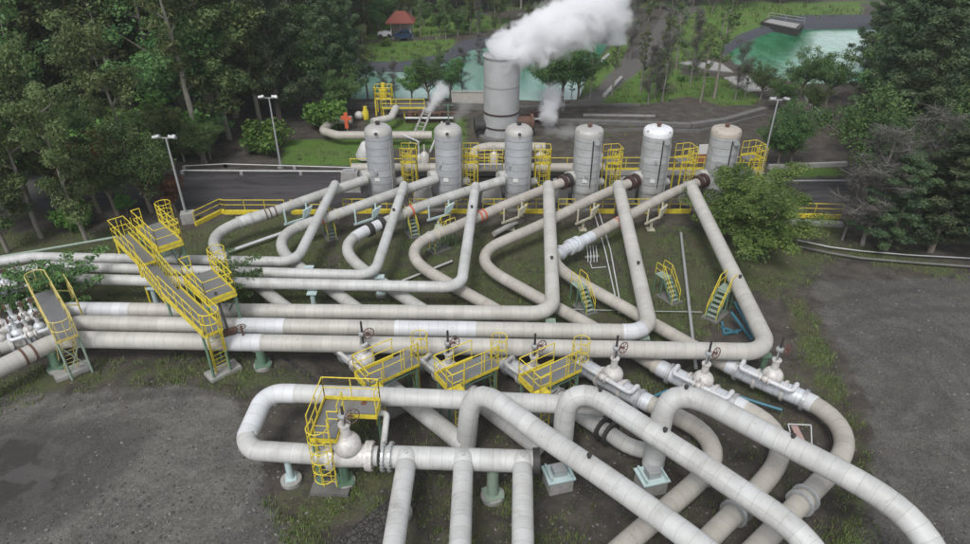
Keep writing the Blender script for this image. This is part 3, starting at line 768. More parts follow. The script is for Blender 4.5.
# inlet nozzle joints at the tanks (the right three are maroon collars)
for i, (x, y) in ((4, (562, 181.6)), (5, (629, 182.5)), (6, (698, 182.5))):
    t, p = DP(i)
    for o in (0, 5): ring(t, p, x + o, y - o * .35, 1.93, .5, .28, M['maroon'] if i > 4 or o == 0 else M['dark'], 'expansion_joint')
# ring flanges low down
for i, x, y in ((3, 607, 430.5), (5, 737, 511), (6, 802, 500)):
    t, p = DP(i)
    for o in (-.2, .2):
        q, d, _ = near_px(p, x, y, .42); mb = MB()
        mb.lathe([(.36, -.06), (.52, -.06), (.52, .06), (.36, .06)], q + d * o, 26, axis=d, smooth=False)
        xx = d.cross(V((0, 0, 1))).normalized(); yy = d.cross(xx)
        for k in range(16):
            a = 2 * PI * k / 16; cc = q + d * o + (xx * math.cos(a) + yy * math.sin(a)) * .46
            mb.cyl(cc - d * .1, cc + d * .1, .022, 6)
        mb.build('flange', M['dark'] if i == 3 else M['steel'], t)
# --- valves and bypasses on the six lines
vp = [(1, (369.5, 366), (346, 351), (387, 384)), (2, (453.5, 375), (434, 364), (474, 398)), (3, (537, 378), (514, 367), (557, 397)),
      (4, (611, 383.5), (584, 366), (636, 397)), (5, (700, 389.5), (676, 377), (730, 402)), (6, (769, 385.5), (742, 371), (793, 396))]
for i, c, a, e in vp:
    t, p = DP(i); q, d, _ = near_px(p, *c, .48)
    gate_valve(t, q, d, .37, M['red'], stem_h=1.7)
    for k in (-1.5, 1.5):
        mb = MB(); mb.lathe([(.38, -.07), (.50, -.07), (.50, .07), (.38, .07)], q + d * k, 22, axis=d, smooth=False); mb.build('flange', M['steel'], t)
    bypass(t, p, a, e, .48, .39, -1, .62, .10, M['newwhite'] if i > 3 else M['white'])

# --- nearer loops rising from the low lines and running off to the lower right
arch = [
 ('A1', 'leftmost of the three big arching pipes, rising right beside the short header',
  (466, 444), [(470.5, 400, 2.7), (482, 393, 2.95), (499, 402.5, 2.95), (537.7, 431.5, 2.95), (592, 468.5, 2.95), (640, 502, 2.95), (700, 546, 2.9), (755, 590, 2.8)], .40),
 ('A2', 'middle one of the three big arching pipes, crossing between the other two',
  (562, 448), [(566, 402.5, 2.7), (576, 395, 2.95), (591, 394.5, 3.0), (608, 404, 3.0), (660, 438, 3.0), (708, 469, 3.0), (752, 499, 3.0), (786, 522, 2.95), (808, 542, 2.8), (830, 575, 2.4), (845, 610, 2.0)], .41),
 ('A3', 'rightmost and longest of the three big arching pipes, curving down at the lower right',
  (653, 463), [(664.5, 404, 2.8), (675, 397, 3.05), (690, 396, 3.1), (708, 403, 3.1), (749, 425, 3.1), (796.5, 449.5, 3.1), (844, 474, 3.1), (882, 496, 3.05), (908, 516, 2.9), (927, 538, 2.6), (945, 572, 2.2), (958, 605, 1.8)], .42)]
for k, lab, b0, pts, r in arch:
    B = W(b0[0], b0[1], .25)
    top = W(*pts[0]); P = [B + (top - B) * 0.0, B + (top - B) * .30, B + (top - B) * .62, top] + WP(pts[1:])
    t, path = pipeline('arching_pipe', lab, P, r, M['white'], grp='big arching pipes in the foreground', extra=lambda q: q, run_on=26)
    PATHS[k] = (t, path)
    mb = MB(); mb.ball(B, r * 1.02); mb.build('end_cap', M['white'], t)
for k, xy in (('A1', [(588, 465)]), ('A2', [(662, 441), (600, 398)]), ('A3', [(790, 447), (684, 396)])):
    hanger_lugs(*PATHS[k], xy, 3.0, .40, M['dark'])

# --- looped pipe with the header and its three branches
loopP = [(600, 407.5, 1.1), (590, 405.5, 2.0), (575, 404.5, 2.2), (520, 402.3, 2.2), (400, 397, 2.2), (300, 393.5, 2.2), (266, 393, 2.15), (241, 449.5, 1.7), (281, 452, 1.6), (330, 455, 1.55), (378, 456, 1.5)]
t, path = pipeline('loop_pipe', 'white pipe looping round at the left before the caged ladder platform', loopP, .375, M['white'], smooth='fillet', R=[.0, .6, .6, .6, .6, .6, .95, .95, .8, .8, .8])
PATHS['B'] = (t, path)
sleeve(t, path, (246, 436), (300, 393.5), 1.9, .385, M['newwhite'])
q, d, _ = near_px(path, 349, 455.5, 1.5)
gate_valve(t, q, d, .42, M['rust'], stem_h=1.15, scale=1.12)
for x in (333, 371): ring(t, path, x, 455.4, 1.5, .56, .16, M['valve'], 'flange', bolts=14)
H0 = W(383, 456.5, 1.5); H1_ = W(536, 461.5, 1.5)
ht = thing('header_pipe', 'short horizontal header with three branches and a black end flange', 'pipe', (H0.x, H0.y, 0))
mb = MB(); mb.tube([H0, H1_], .42, 24); mb.build('pipe_run', M['white'], ht)
hp = [H0, H1_]
for x, yy in ((384, 456.6), (391, 456.8)): ring(ht, hp, x, yy, 1.5, .57, .09, M['steel'], 'flange', bolts=18)
ring(ht, hp, 536, 461.5, 1.5, .50, .26, M['dark'], 'end_flange')
for (x0, y0_, x1, y1_) in ((407, 459, 391, 562), (463.5, 461, 459, 570), (522.5, 462.5, 523, 572)):
    a = W(x0, y0_, 1.55); b_ = W(x1, y1_, 1.55); b2 = b_ + (b_ - a) * 4.5
    mb = MB(); mb.tube([a + (a - b_).normalized() * .1, b2], .365, 22); br = mb.build('branch_pipe', M['white'], ht)
    mb = MB(); mb.ball(a + V((0, 0, .05)), .43, .95); mb.cyl(a + V((0, -.1, .42)), a + V((0, -.1, .50)), .06, 8); mb.build('branch_collar', M['white'], br)
# small cranked bypass on the header
mbt = thing('drain_line', 'thin white cranked drain line with a red valve beside the ladder platform', 'pipe', (W(380, 440).x, W(380, 440).y, 0))
pp = fillet([W(352, 411, 2.2), W(366, 412, 2.2), W(387, 413.5, 2.2), W(384, 440, 1.9), W(383, 449, 1.6)], .18, 6)
mb = MB(); mb.tube(pp, .12, 12); mb.build('pipe_run', M['white'], mbt)
q = W(365, 411.7, 2.2); mb = MB(); mb.ball(q, .23); mb.lathe([(.24, -.3), (.24, -.22), (.14, -.22), (.14, .22), (.24, .22), (.24, .3)], q, 14, axis=(1, 0, 0), smooth=False); mb.cyl(q, q + V((0, 0, .4)), .05, 8)
vv_ = mb.build('gate_valve', M['valve'], mbt); mb = MB(); mb.lathe([(.0, .0), (.2, .0), (.2, .07), (.08, .1)], q + V((0, 0, .36)), 14); mb.build('handwheel', M['red'], vv_)

# --- small valve cluster on the steam mains at the left edge
for (hi, x, y, ml) in ((3, 10, 289, 1), (4, 36, 318, 1), (4, 16, 325, -1), (5, 42, 331.5, 1), (5, 20, 339, -1)):
    t, p = HP(hi); q, d, _ = near_px(p, x, y, 1.45)
    v = gate_valve(t, q, d, .36, M['rust'], stem_h=.6, scale=.55, wheel_side=ml, body=M['silver'])
for (hi, x, y, ml) in ((3, 28, 284, -1), (4, 4, 330, 1), (5, 4, 345, 1), (4, 26, 321.5, 1), (5, 31, 335, -1)):
    t, p = HP(hi); q, d, _ = near_px(p, x, y, 1.45)
    gate_valve(t, q + V((0, 0, .02)), d, .36, M['rust'], stem_h=.6, scale=.5, wheel_side=ml, body=M['valve'])
for (hi, a, c, sd) in ((3, (24, 285), (2, 291), 1), (4, (46, 314.5), (10, 328), 1), (5, (52, 329), (12, 341.5), 1)):
    t, p = HP(hi); bypass(t, p, a, c, 1.45, .36, sd, .45, .09, M['silver'], off=.5)
t, p = HP(6)
for x, y in ((24, 357.5), (34, 352.7)): ring(t, p, x, y, 1.35, .425, .1, M['rust'], 'band')

# ---------------------------------------------------------------- supports
def pedestal(px, py, z, label, post='paleblue', rp=.13, rb=.42, sq=False, grp=None, zb=None, name='pipe_support', cap=.5, base_h=.18):
    """post under a pipe whose centreline passes (px,py) at height z"""
    p = W(px, py, z); g0 = gz(p) if zb is None else zb
    t = thing(name, label, 'pipe support', (p.x, p.y, g0), grp)
    mb = MB()
    if sq: mb.box((p.x, p.y, g0 + base_h / 2 + .02), (rb * 2, rb * 2, base_h + .1), rz=.3)
    else: mb.lathe([(rb, -.05), (rb, base_h), (rb * .8, base_h + .03)], (p.x, p.y, g0), 20, smooth=False)
    mb.build('concrete_base', M['concrete'], t)
    mb = MB(); mb.cyl((p.x, p.y, g0 + base_h), (p.x, p.y, z - .3), rp, 12); mb.build('post', M[post], t)
    mb = MB(); mb.box((p.x, p.y, g0 + base_h + .045), (rp * 3.2, rp * 3.2, .05), rz=.3)
    mb.build('base_plate', M[post], t)
    mb = MB(); mb.box((p.x, p.y, z - .36), (cap, cap * .8, .06)); mb.build('saddle', M[post], t)
    return t
pedestal(285, 451, 1.65, 'pale blue slanting post under the left loop pipe near the gravel', 'paleblue', .13, .40)
pedestal(341, 456, 1.5, 'green post under the big foreground valve behind the ladder', 'green', .2, .4)
pedestal(493, 460.5, 1.5, 'pale green round post on a concrete collar under the header', 'greenpale', .22, .46)
pedestal(400, 480, 1.5, 'short pale green post under the left branch pipe', 'greenpale', .14, .35)
pedestal(258, 343, 1.4, 'squat green pedestal on a round concrete foot below the nearest steam main', 'green', .22, .42)
pedestal(48, 346, 1.38, 'green pedestal below the nearest steam main beside the left overpass', 'green', .22, .42)
pedestal(311, 287, 1.6, 'pale blue post holding the third steam main near its middle', 'paleblue', .13, .3)
pedestal(150, 282, 1.6, 'pale blue post below the third steam main under the double walkway', 'paleblue', .13, .3)
pedestal(308, 262, 1.62, 'pale blue post at the elbow of the furthest steam main', 'paleblue', .16, .3)
pedestal(379, 271, 1.6, 'pale blue post at the elbow of the second steam main', 'paleblue', .14, .3)
pedestal(551, 315, 1.45, 'grey post under the elbow of the fourth steam main', 'greenpale', .14, .3)
pedestal(645, 331, 1.45, 'grey post under the elbow of the fifth steam main', 'greenpale', .12, .3)
pedestal(768, 349, 1.4, 'green post under the far right elbow of the nearest steam main', 'green', .14, .32)
pedestal(297, 411, 1.6, 'low pale block support between the two legs of the loop pipe', 'paleblue', .1, .2) if False else None
def box_support(p, label):
    g0 = gz(p); t = thing('spring_support', label, 'pipe support', (p.x, p.y, g0), 'box supports under the arching pipes')
    mb = MB(); mb.box((p.x, p.y, g0 + .3), (.95, .85, .65), rz=.25); mb.build('concrete_base', M['concrete'], t)
    mb = MB(); mb.box((p.x, p.y, g0 + .68), (1.1, .95, .06), rz=.25)
    for a in (-1, 1): mb.box((p.x + a * .40, p.y + a * .1, g0 + .80), (.06, .8, .2), rz=.25)
    mb.build('steel_tray', M['paleblue'], t)
    mb = MB(); mb.box((p.x, p.y, g0 + .85), (.5, .45, .3), rz=.25); mb.build('bracket', M['steel'], t)
box_support(W(558, 478, -.1), 'pale blue steel tray on a concrete block below the middle arching pipe')
box_support(W(651, 480, -.1), 'pale blue steel tray on a concrete block below the rightmost arching pipe')
# U-shaped guide supports with gusset wings beside the inlet lines
def wing_support(px, py, label, mt, k):
    q, d, _ = nearest_low(k, px, py)
    p = V((q.x, q.y, 0)); n = V((d.y, -d.x, 0)).normalized()
    if n.y > 0: n = -n
    t = thing('guide_support', label, 'pipe support', (p.x, p.y, 0), 'winged guide supports of the inlet lines')
    mb = MB(); d2 = V((d.x, d.y, 0)).normalized(); zc = q.z
    mb.beam(p + n * .35 + V((0, 0, .05)), p + n * .35 + V((0, 0, .75)), .16); mb.box(p + n * .35 + V((0, 0, .05)), (.5, .5, .06))
    mb.build('post', mt, t)
    mb = MB(); a = p + n * .5 + V((0, 0, .8)); mb.beam(a - d2 * .9, a + d2 * .9, .12)
    for s_ in (-.75, .75): mb.beam(a + d2 * s_, a + d2 * s_ + V((0, 0, zc - .8 + .1)), .10)
    mb.build('arms', mt, t)
    mb = MB(); b0 = a + n * .06
    v = [b0 - d2 * .35 * -1, b0 + d2 * -.9 * -1 + V((0, 0, .35)), b0 + d2 * 1.1 + V((0, 0, .8)), b0 + d2 * .45 + V((0, 0, .62))]
    v2 = [x + n * .12 for x in v]
    mb.add(v + v2, [(0, 1, 2, 3), (7, 6, 5, 4), (0, 4, 5, 1), (1, 5, 6, 2), (2, 6, 7, 3), (3, 7, 4, 0)])
    mb.build('gusset', mt, t)
def nearest_low(k, px, py):
    t, p = PATHS[k]; q, d, i = near_px(p, px, py, 1.6)
    if d.x < 0: d = -d
    return q, d, i
for k, x, y, c, lab in (('D1', 291, 206, 'paleblue', 'pale blue winged support under the leftmost inlet line'), ('D2', 360, 206, 'paleblue', 'pale blue winged support under the second inlet line from the left'),
                        ('D3', 434, 202.5, 'paleblue', 'pale blue winged support under the third inlet line from the left'), ('D4', 507, 205, 'creampaint', 'cream winged support under the fourth inlet line from the left'),
                        ('D5', 580, 206, 'creampaint', 'cream winged support under the second inlet line from the right'), ('D6', 649, 206, 'creampaint', 'cream winged support under the rightmost inlet line')):
    wing_support(x, y, lab, M[c], k)
# ---------------------------------------------------------------- tanks
def tank(px, py, ty, r, label, shell, dome, style):
    b = W(px, py, 0); h = height_for(b.y, ty)
    t = thing('separator_tank', label, 'tank', (b.x, b.y, 0), 'row of six tanks')
    mb = MB(); mb.lathe([(r * .94, .0), (r * .94, .9), (r * .97, .95)], b, 32, smooth=False); mb.build('skirt', M['concrete'], t)
    mb = MB(); mb.lathe([(r, .9), (r, h - .55)], b, 36); mb.build('shell', shell, t)
    mb = MB()
    if style == 'round':
        mb.lathe([(r * 1.015, h - .58), (r * 1.015, h - .46), (r * .93, h - .24), (r * .72, h - .08), (r * .4, h - .015), (.02, h)], b, 36)
    else:
        mb.lathe([(r * 1.02, h - .58), (r * 1.02, h - .30), (r * .97, h - .18), (r * .80, h - .08), (.02, h - .03)], b, 36)
    mb.build('domed_top', dome, t)
    mb = MB()
    for z in np.arange(1.5, h - .6, .52): mb.lathe([(r + .002, z - .02), (r + .010, z - .02), (r + .010, z + .02), (r + .002, z + .02)], b, 36, smooth=False)
    mb.build('bands', M['bandsheet'], t)
    mb = MB(); mb.cyl(b + V((0, 0, h - .05)), b + V((0, 0, h + .14)), .13, 12); mb.cyl(b + V((0, 0, h + .14)), b + V((0, 0, h + .20)), .19, 12)
    mb.build('top_nozzle', M['dark'] if style == 'round' else M['rust'], t)
    if style == 'round':
        mb = MB(); c = b + V((0, -r * .93, h - .36)); mb.cyl(c, c + V((0, -.22, .06)), .11, 10); mb.build('front_nozzle', M['dark'], t)
    else:
        for a in (-2.6, -.9, .5, 2.2):
            mb = MB(); c = b + V((math.cos(a) * r * .93, math.sin(a) * r * .93, h - .42)); mb.box(c, (.14, .14, .52), rz=a); mb.build('lifting_lug', M['steel'], t)
        mb = MB(); c = b + V((r * .45, -r * .90, h - .8)); mb.cyl(c, c + V((0, -.14, 0)), .2, 14); mb.build('front_nozzle', M['steel'], t)
    # inlet nozzle at its left side and lower outlet at the right
    mb = MB(); c = b + V((-r * .7, -.1, 1.93)); mb.tube(fillet([c, c + V((-r * .75, -.35, 0))], .3, 4), .42, 20); mb.build('side_nozzle', M['grey'], t)
    mb = MB(); c = b + V((r * .8, .25, 1.2)); mb.cyl(c, c + V((.55, .35, 0)), .28, 16); mb.build('side_nozzle', M['grey'], t)
    mb = MB()   # drain cooler on the front of the skirt
    mb.box(b + V((r * .35, -r * .93, .5)), (.5, .12, .5)); mb.build('manhole', M['steel'], t)
    mb = MB(); mb.tube([b + V((-r * .9, -r * .5, h - 1.2)), b + V((-r * .9, -r * .5, .2))], .035, 6); mb.tube([b + V((r * .85, -r * .62, h - 1.0)), b + V((r * .85, -r * .62, .2))], .05, 6)
    mb.build('conduit', M['steel'], t)
    a_ = random.uniform(-2.3, -.9); zz_ = random.uniform(2.2, 3.6); n_ = V((math.cos(a_), math.sin(a_), 0))
    mb = MB(); mb.cyl(b + n_ * r * .98 + V((0, 0, zz_)), b + n_ * (r + .16) + V((0, 0, zz_)), random.uniform(.1, .2), 14); mb.build('gauge_port', M['steel'], t)
    mb = MB(); mb.box(b + V((-.2 * r, -r * 1.0, 1.9)), (.34, .05, .24)); mb.build('nameplate', M['signwhite'], t)
    if style == 'flat': mb = MB(); mb.tube([b + V((r * .2, -r * 1.0, h - .7)), b + V((r * .2, -r * 1.04, h * .45)), b + V((r * .2, -r * .9, .9))], .045, 6); mb.build('drain_tube', M['dark'], t)
    return t
tank(384, 199, 124.5, .94, 'leftmost domed grey tank beside the green strip', M['tank'], M['domew'], 'round')
tank(450, 199.5, 124.5, .94, 'second tank from the left, domed and grey with a thin green mast behind it', M['tank'], M['domew'], 'round')
tank(517, 200, 125, .94, 'third tank from the left, standing right before the steaming stack', M['tank'], M['domew'], 'round')
tank(583.5, 200.5, 126.5, .95, 'fourth tank from the left with a flatter pale top and dark conduits', M['tankold'], M['domew'], 'flat')
tank(648.5, 200.5, 126, .96, 'tank with a bright white cap, second from the right', M['tankold'], M['domewhite'], 'flat')
tank(713, 199, 126.5, .99, 'rightmost tank with a tan flat top beside the bushy tree', M['tankold'], M['domebrown'], 'flat')
# pale concrete blocks between the tank feet
for (x, y, w, h, lab) in ((352, 190, 1.5, 1.5, 'concrete block left of the leftmost tank'), (424, 201, 1.5, 1.1, 'pale concrete block between the first and second tanks'), (492, 200, 1.5, 1.1, 'pale concrete block between the second and third tanks'),
                     (559, 200, 1.2, 1.5, 'tall pale concrete block left of the fourth tank'), (625, 200, 1.2, 1.6, 'tall pale concrete block left of the white-capped tank'), (688, 203, 1.2, 1.5, 'tall pale concrete block left of the rightmost tank')):
    p = W(x, y, 0); t = thing('concrete_plinth', lab, 'plinth', (p.x, p.y, 0), 'concrete plinths between the tanks')
    mb = MB(); v = []
    for z, k in ((0, 1.0), (h, .78)): v += [(p.x + sx * w / 2 * k, p.y + sy * .5 * k, z) for sx, sy in ((-1, -1), (1, -1), (1, 1), (-1, 1))]
    mb.add(v, [(0, 3, 2, 1), (4, 5, 6, 7), (0, 1, 5, 4), (1, 2, 6, 5), (2, 3, 7, 6), (3, 0, 4, 7)]); mb.build('block', M['concrete'], t)
    mb = MB(); mb.box((p.x, p.y, h + .05), (w * .5, .5, .1)); mb.build('bearing_plate', M['steel'], t)

# ---------------------------------------------------------------- railings and platforms
def rail_mb(mb, path, h=1.05, sp=1.3, kick=False, rr=.024, closed=False, mid=True):
    pts = [V(p) for p in path]
    if closed: pts.append(pts[0])
    for a, b in zip(pts[:-1], pts[1:]):
        L = (b - a).length; n = max(1, round(L / sp))
        for i in range(n + 1):
            p = a.lerp(b, i / n); mb.cyl(p, p + V((0, 0, h)), rr, 6)
        U = V((0, 0, 1))
        mb.cyl(a + U * h, b + U * h, rr, 6)
        if mid: mb.cyl(a + U * h * .55, b + U * h * .55, rr * .85, 6)
        if kick: mb.beam(a + U * .09, b + U * .09, .03, .16)
def ladder_mb(mb, a, b, wdir, w=.5, rungs=True):
    a, b = V(a), V(b); wv = V(wdir).normalized() * w / 2
    mb.cyl(a - wv, b - wv, .025, 6); mb.cyl(a + wv, b + wv, .025, 6)
    n = int((b - a).length / .3)
    for i in range(1, n):
        p = a.lerp(b, i / n); mb.cyl(p - wv, p + wv, .015, 5)
def cage_mb(mb, a, b, out, wdir, R=.36, hoops=4):
    a, b = V(a), V(b); o = V(out).normalized(); w = V(wdir).normalized(); arcs = []
    for i in range(hoops):
        c = a.lerp(b, i / (hoops - 1)) + o * R * .9
        pts = [c + (o * math.cos(t_) + w * math.sin(t_)) * R for t_ in np.linspace(-2.3, 2.3, 11)]
        mb.tube(pts, .02, 5, cap=False); arcs.append(pts)
    for k in (1, 3, 5, 7, 9):
        mb.tube([A[k] for A in arcs], .015, 5, cap=False)
def stairs_mb(tr, st, a, b, wdir, w=.6, n=6):
    a, b = V(a), V(b); wv = V(wdir).normalized() * w / 2
    for s_ in (-1, 1): st.beam(a + wv * s_, b + wv * s_, .05, .16)
    d = V((b.x - a.x, b.y - a.y, 0)).normalized()
    ang = math.atan2(wv.y, wv.x)
    for i in range(1, n + 1):
        p = a.lerp(b, (i - .3) / n); tr.box(p, (w, .22, .035), rz=ang)
def slab(mb, c, dx, dy, z0, z1):
    """oriented deck: c corner, dx/dy edge vectors"""
    c = V((c[0], c[1], 0)); P = [c, c + dx, c + dx + dy, c + dy]
    if (dx.x * dy.y - dx.y * dy.x) < 0: P = P[::-1]
    mb.prism([(p.x, p.y) for p in P], z0, z1); return P
def xy(v): return V((v.x, v.y, 0))

# the three yellow valve platforms
def valve_platform(L=2.6, Wd=1.0, zt=2.3):
    """local: deck along +x from 0..L, y 0..Wd, top at zt above the ground"""
    t = thing('valve_platform', 'x', 'platform')
    X = V((1, 0, 0)); Y = V((0, 1, 0)); Z = V((0, 0, 1))
    mb = MB(); mb.prism([(0, 0), (L, 0), (L, Wd), (0, Wd)], zt - .05, zt); mb.build('deck', M['grate'], t)
    mb = MB()
    for a, b in (((0, 0), (L, 0)), ((L, 0), (L, Wd)), ((L, Wd), (0, Wd)), ((0, Wd), (0, 0))): mb.beam((a[0], a[1], zt - .10), (b[0], b[1], zt - .10), .05, .14)
    mb.build('deck_frame', M['yellow'], t)
    mb = MB(); rail_mb(mb, [(0, 0, zt), (L, 0, zt)], 1.05, .9); rail_mb(mb, [(L * .72, 0, zt), (L, 0, zt)], 1.05, .4)
    mb.build('railing', M['yellow'], t)
    mb = MB(); rail_mb(mb, [(L * .72, Wd, zt), (0, Wd, zt), (0, 0, zt)], 1.05, .8, kick=True); mb.build('railing', M['yellow'], t)
    for x in (.12, L - .12):
        for y in (.08, Wd - .08):
            mb = MB(); mb.beam((x, y, 0), (x, y, zt - .2), .10); mb.build('leg', M['green'], t)
    mb = MB(); mb.beam((L - .12, .08, .3), (L - .12, Wd - .08, zt - .3), .05); mb.beam((.12, .08, zt - .4), (L - .12, .08, zt - .4), .06); mb.build('brace', M['green'], t)
    mb = MB(); a = V((L + .1, Wd * .5, 0)); b = V((L + .1, Wd * .5, zt + .95)); ladder_mb(mb, a, b, Y, .5); mb.build('ladder', M['yellow'], t)
    mb = MB(); cage_mb(mb, V((L + .05, Wd * .5, zt + .1)), V((L + .05, Wd * .5, zt + 1.05)), X, Y, .36, 3); mb.build('ladder_cage', M['yellow'], t)
    mb = MB(); rail_mb(mb, [(-.0, .0, zt), (-.0, -.45, zt), (.55, -.45, zt)], 1.0, .5); mb.prism([(0, -.45), (.6, -.45), (.6, 0), (0, 0)], zt - .08, zt - .03); ladder_mb(mb, (.3, -.5, .2), (.3, -.5, zt), X, .45)
    mb.build('side_step', M['yellow'], t)
    for x, y in ((.3, .06), (L - .12, .06)): pass
    mb = MB(); mb.box((L / 2, Wd / 2, .03), (L + .6, Wd + .3, .14)); mb.build('footing', M['concretedark'], t)
    return t
vp0 = valve_platform()
for i, (x0, y0_, x1, y1_, lab) in enumerate(((366, 387, 411, 366.5, 'leftmost of the three yellow valve platforms in the trench, with a caged ladder'),
                                  (447, 388, 494, 367.5, 'middle one of the three yellow valve platforms, ending just behind the first arching pipe'),
                                  (533, 391, 578, 370, 'rightmost of the three yellow valve platforms, nearest the valves without a platform'))):
    o = vp0 if i == 0 else copy_tree(vp0)
    a = W(x0, y0_, 1.8); b_ = W(x1, y1_, 1.8); d = b_ - a
    o.location = (a.x, a.y, -.5); o.scale = (1, 1, 1)
    o.rotation_euler = (0, 0, math.atan2(d.y, d.x)); tag(o, lab, 'platform', 'yellow valve platforms over the trench')
    # the deck sits 1.75 above its ground
# caged-ladder platform on the big foreground valve
def fore_platform():
    zt = 2.65
    c = W(310, 438, zt); c2 = W(325, 399, zt); e = W(360, 410, zt)
    t = thing('ladder_platform', 'yellow platform with a long caged ladder beside the big foreground valve', 'platform', (c.x, c.y, 0))
    f = xy(c2 - c); L = f.length; f.normalize(); s_ = V((f.y, -f.x, 0)); w = .95
    mb = MB(); P = slab(mb, c, f * L, s_ * w, zt - .05, zt)
    w2 = 2.15; mb2c = c + f * (L - .75); Q = slab(mb, mb2c + s_ * w, f * .75, s_ * (w2 - w), zt - .05, zt)
    mb.build('deck', M['grate'], t)
    A = V((c.x, c.y, zt)); U = lambda u, v: A + f * u + s_ * v
    mb = MB()
    ol = [U(0, 0), U(L, 0), U(L, w2), U(L - .75, w2), U(L - .75, w), U(0, w)]
    for a, b_ in zip(ol, ol[1:] + ol[:1]): mb.beam(a - V((0, 0, .1)), b_ - V((0, 0, .1)), .05, .2)
    mb.build('deck_frame', M['yellow'], t)
    mb = MB(); rail_mb(mb, [U(0, 0), U(L, 0), U(L, w2), U(L - .75, w2)], 1.1, 1.0, kick=True); mb.build('railing', M['yellow'], t)
    mb = MB(); rail_mb(mb, [U(L - .75, w), U(.55, w)], 1.1, .9, kick=True); rail_mb(mb, [U(.55, w), U(.55, w - .4)], .8, .4); mb.build('railing', M['yellow'], t)
    for u, v in ((.1, .05), (.1, w - .05), (L - .1, .05), (L - .1, w2 - .1)):
        p = U(u, v); mb = MB(); mb.beam((p.x, p.y, 0), (p.x, p.y, zt - .2), .11); mb.build('leg', M['green'], t)
    mb = MB(); p = U(.1, .05); q = U(.1, w - .05); mb.beam((p.x, p.y, .4), (q.x, q.y, zt - .4), .05); mb.beam((q.x, q.y, .4), (p.x, p.y, zt - .4), .05); mb.build('brace', M['green'], t)
    top = U(-.06, w * .5); bot = V((top.x, top.y, .15))
    mb = MB(); ladder_mb(mb, bot, top + V((0, 0, 1.0)), s_, .5); mb.build('ladder', M['yellow'], t)
    mb = MB(); cage_mb(mb, V((top.x, top.y, 1.15)), top + V((0, 0, .95)), -f, s_, .38, 6); mb.build('ladder_cage', M['yellow'], t)
    p = U(.0, w * .5); mb = MB(); mb.box((p.x, p.y, .08), (1.45, .75, .22), rz=math.atan2(s_.y, s_.x)); mb.build('footing', M['concretedark'], t)
    mb = MB(); 
    for v in (.05, w - .05): q = U(.1, v); mb.box((q.x, q.y, .22), (.3, .25, .1))
    mb.build('base_plates', M['green'], t)
fore_platform()

def span(t, a, b, w, zt, name='deck', side=0):
    """deck from a to b centred, width w"""
    f = xy(b - a); L = f.length; f.normalize(); s_ = V((f.y, -f.x, 0))
    mb = MB(); c = xy(a) - s_ * w / 2; slab(mb, c, f * L, s_ * w, zt - .05, zt); mb.build(name, M['grate'], t)
    return f, s_, L
def frame(t, f, s_, L, a, w, zt, mat):
    A = V((a.x, a.y, zt - .1)); P = [A - s_ * w / 2, A + f * L - s_ * w / 2, A + f * L + s_ * w / 2, A + s_ * w / 2]
    mb = MB()
    for i in range(4): mb.beam(P[i], P[(i + 1) % 4], .05, .14)
    mb.build('deck_frame', mat, t)
def tower_legs(t, mt, c, f, s_, L, w, zt, z0=0, splay=.0):
    for u, v in ((.06, -.5), (.06, .5), (.94, -.5), (.94, .5)):
        p = c + f * L * u + s_ * w * v * .94; mb = MB(); mb.beam((p.x, p.y, z0), (p.x, p.y, zt - .2), .09); mb.build('leg', mt, t)
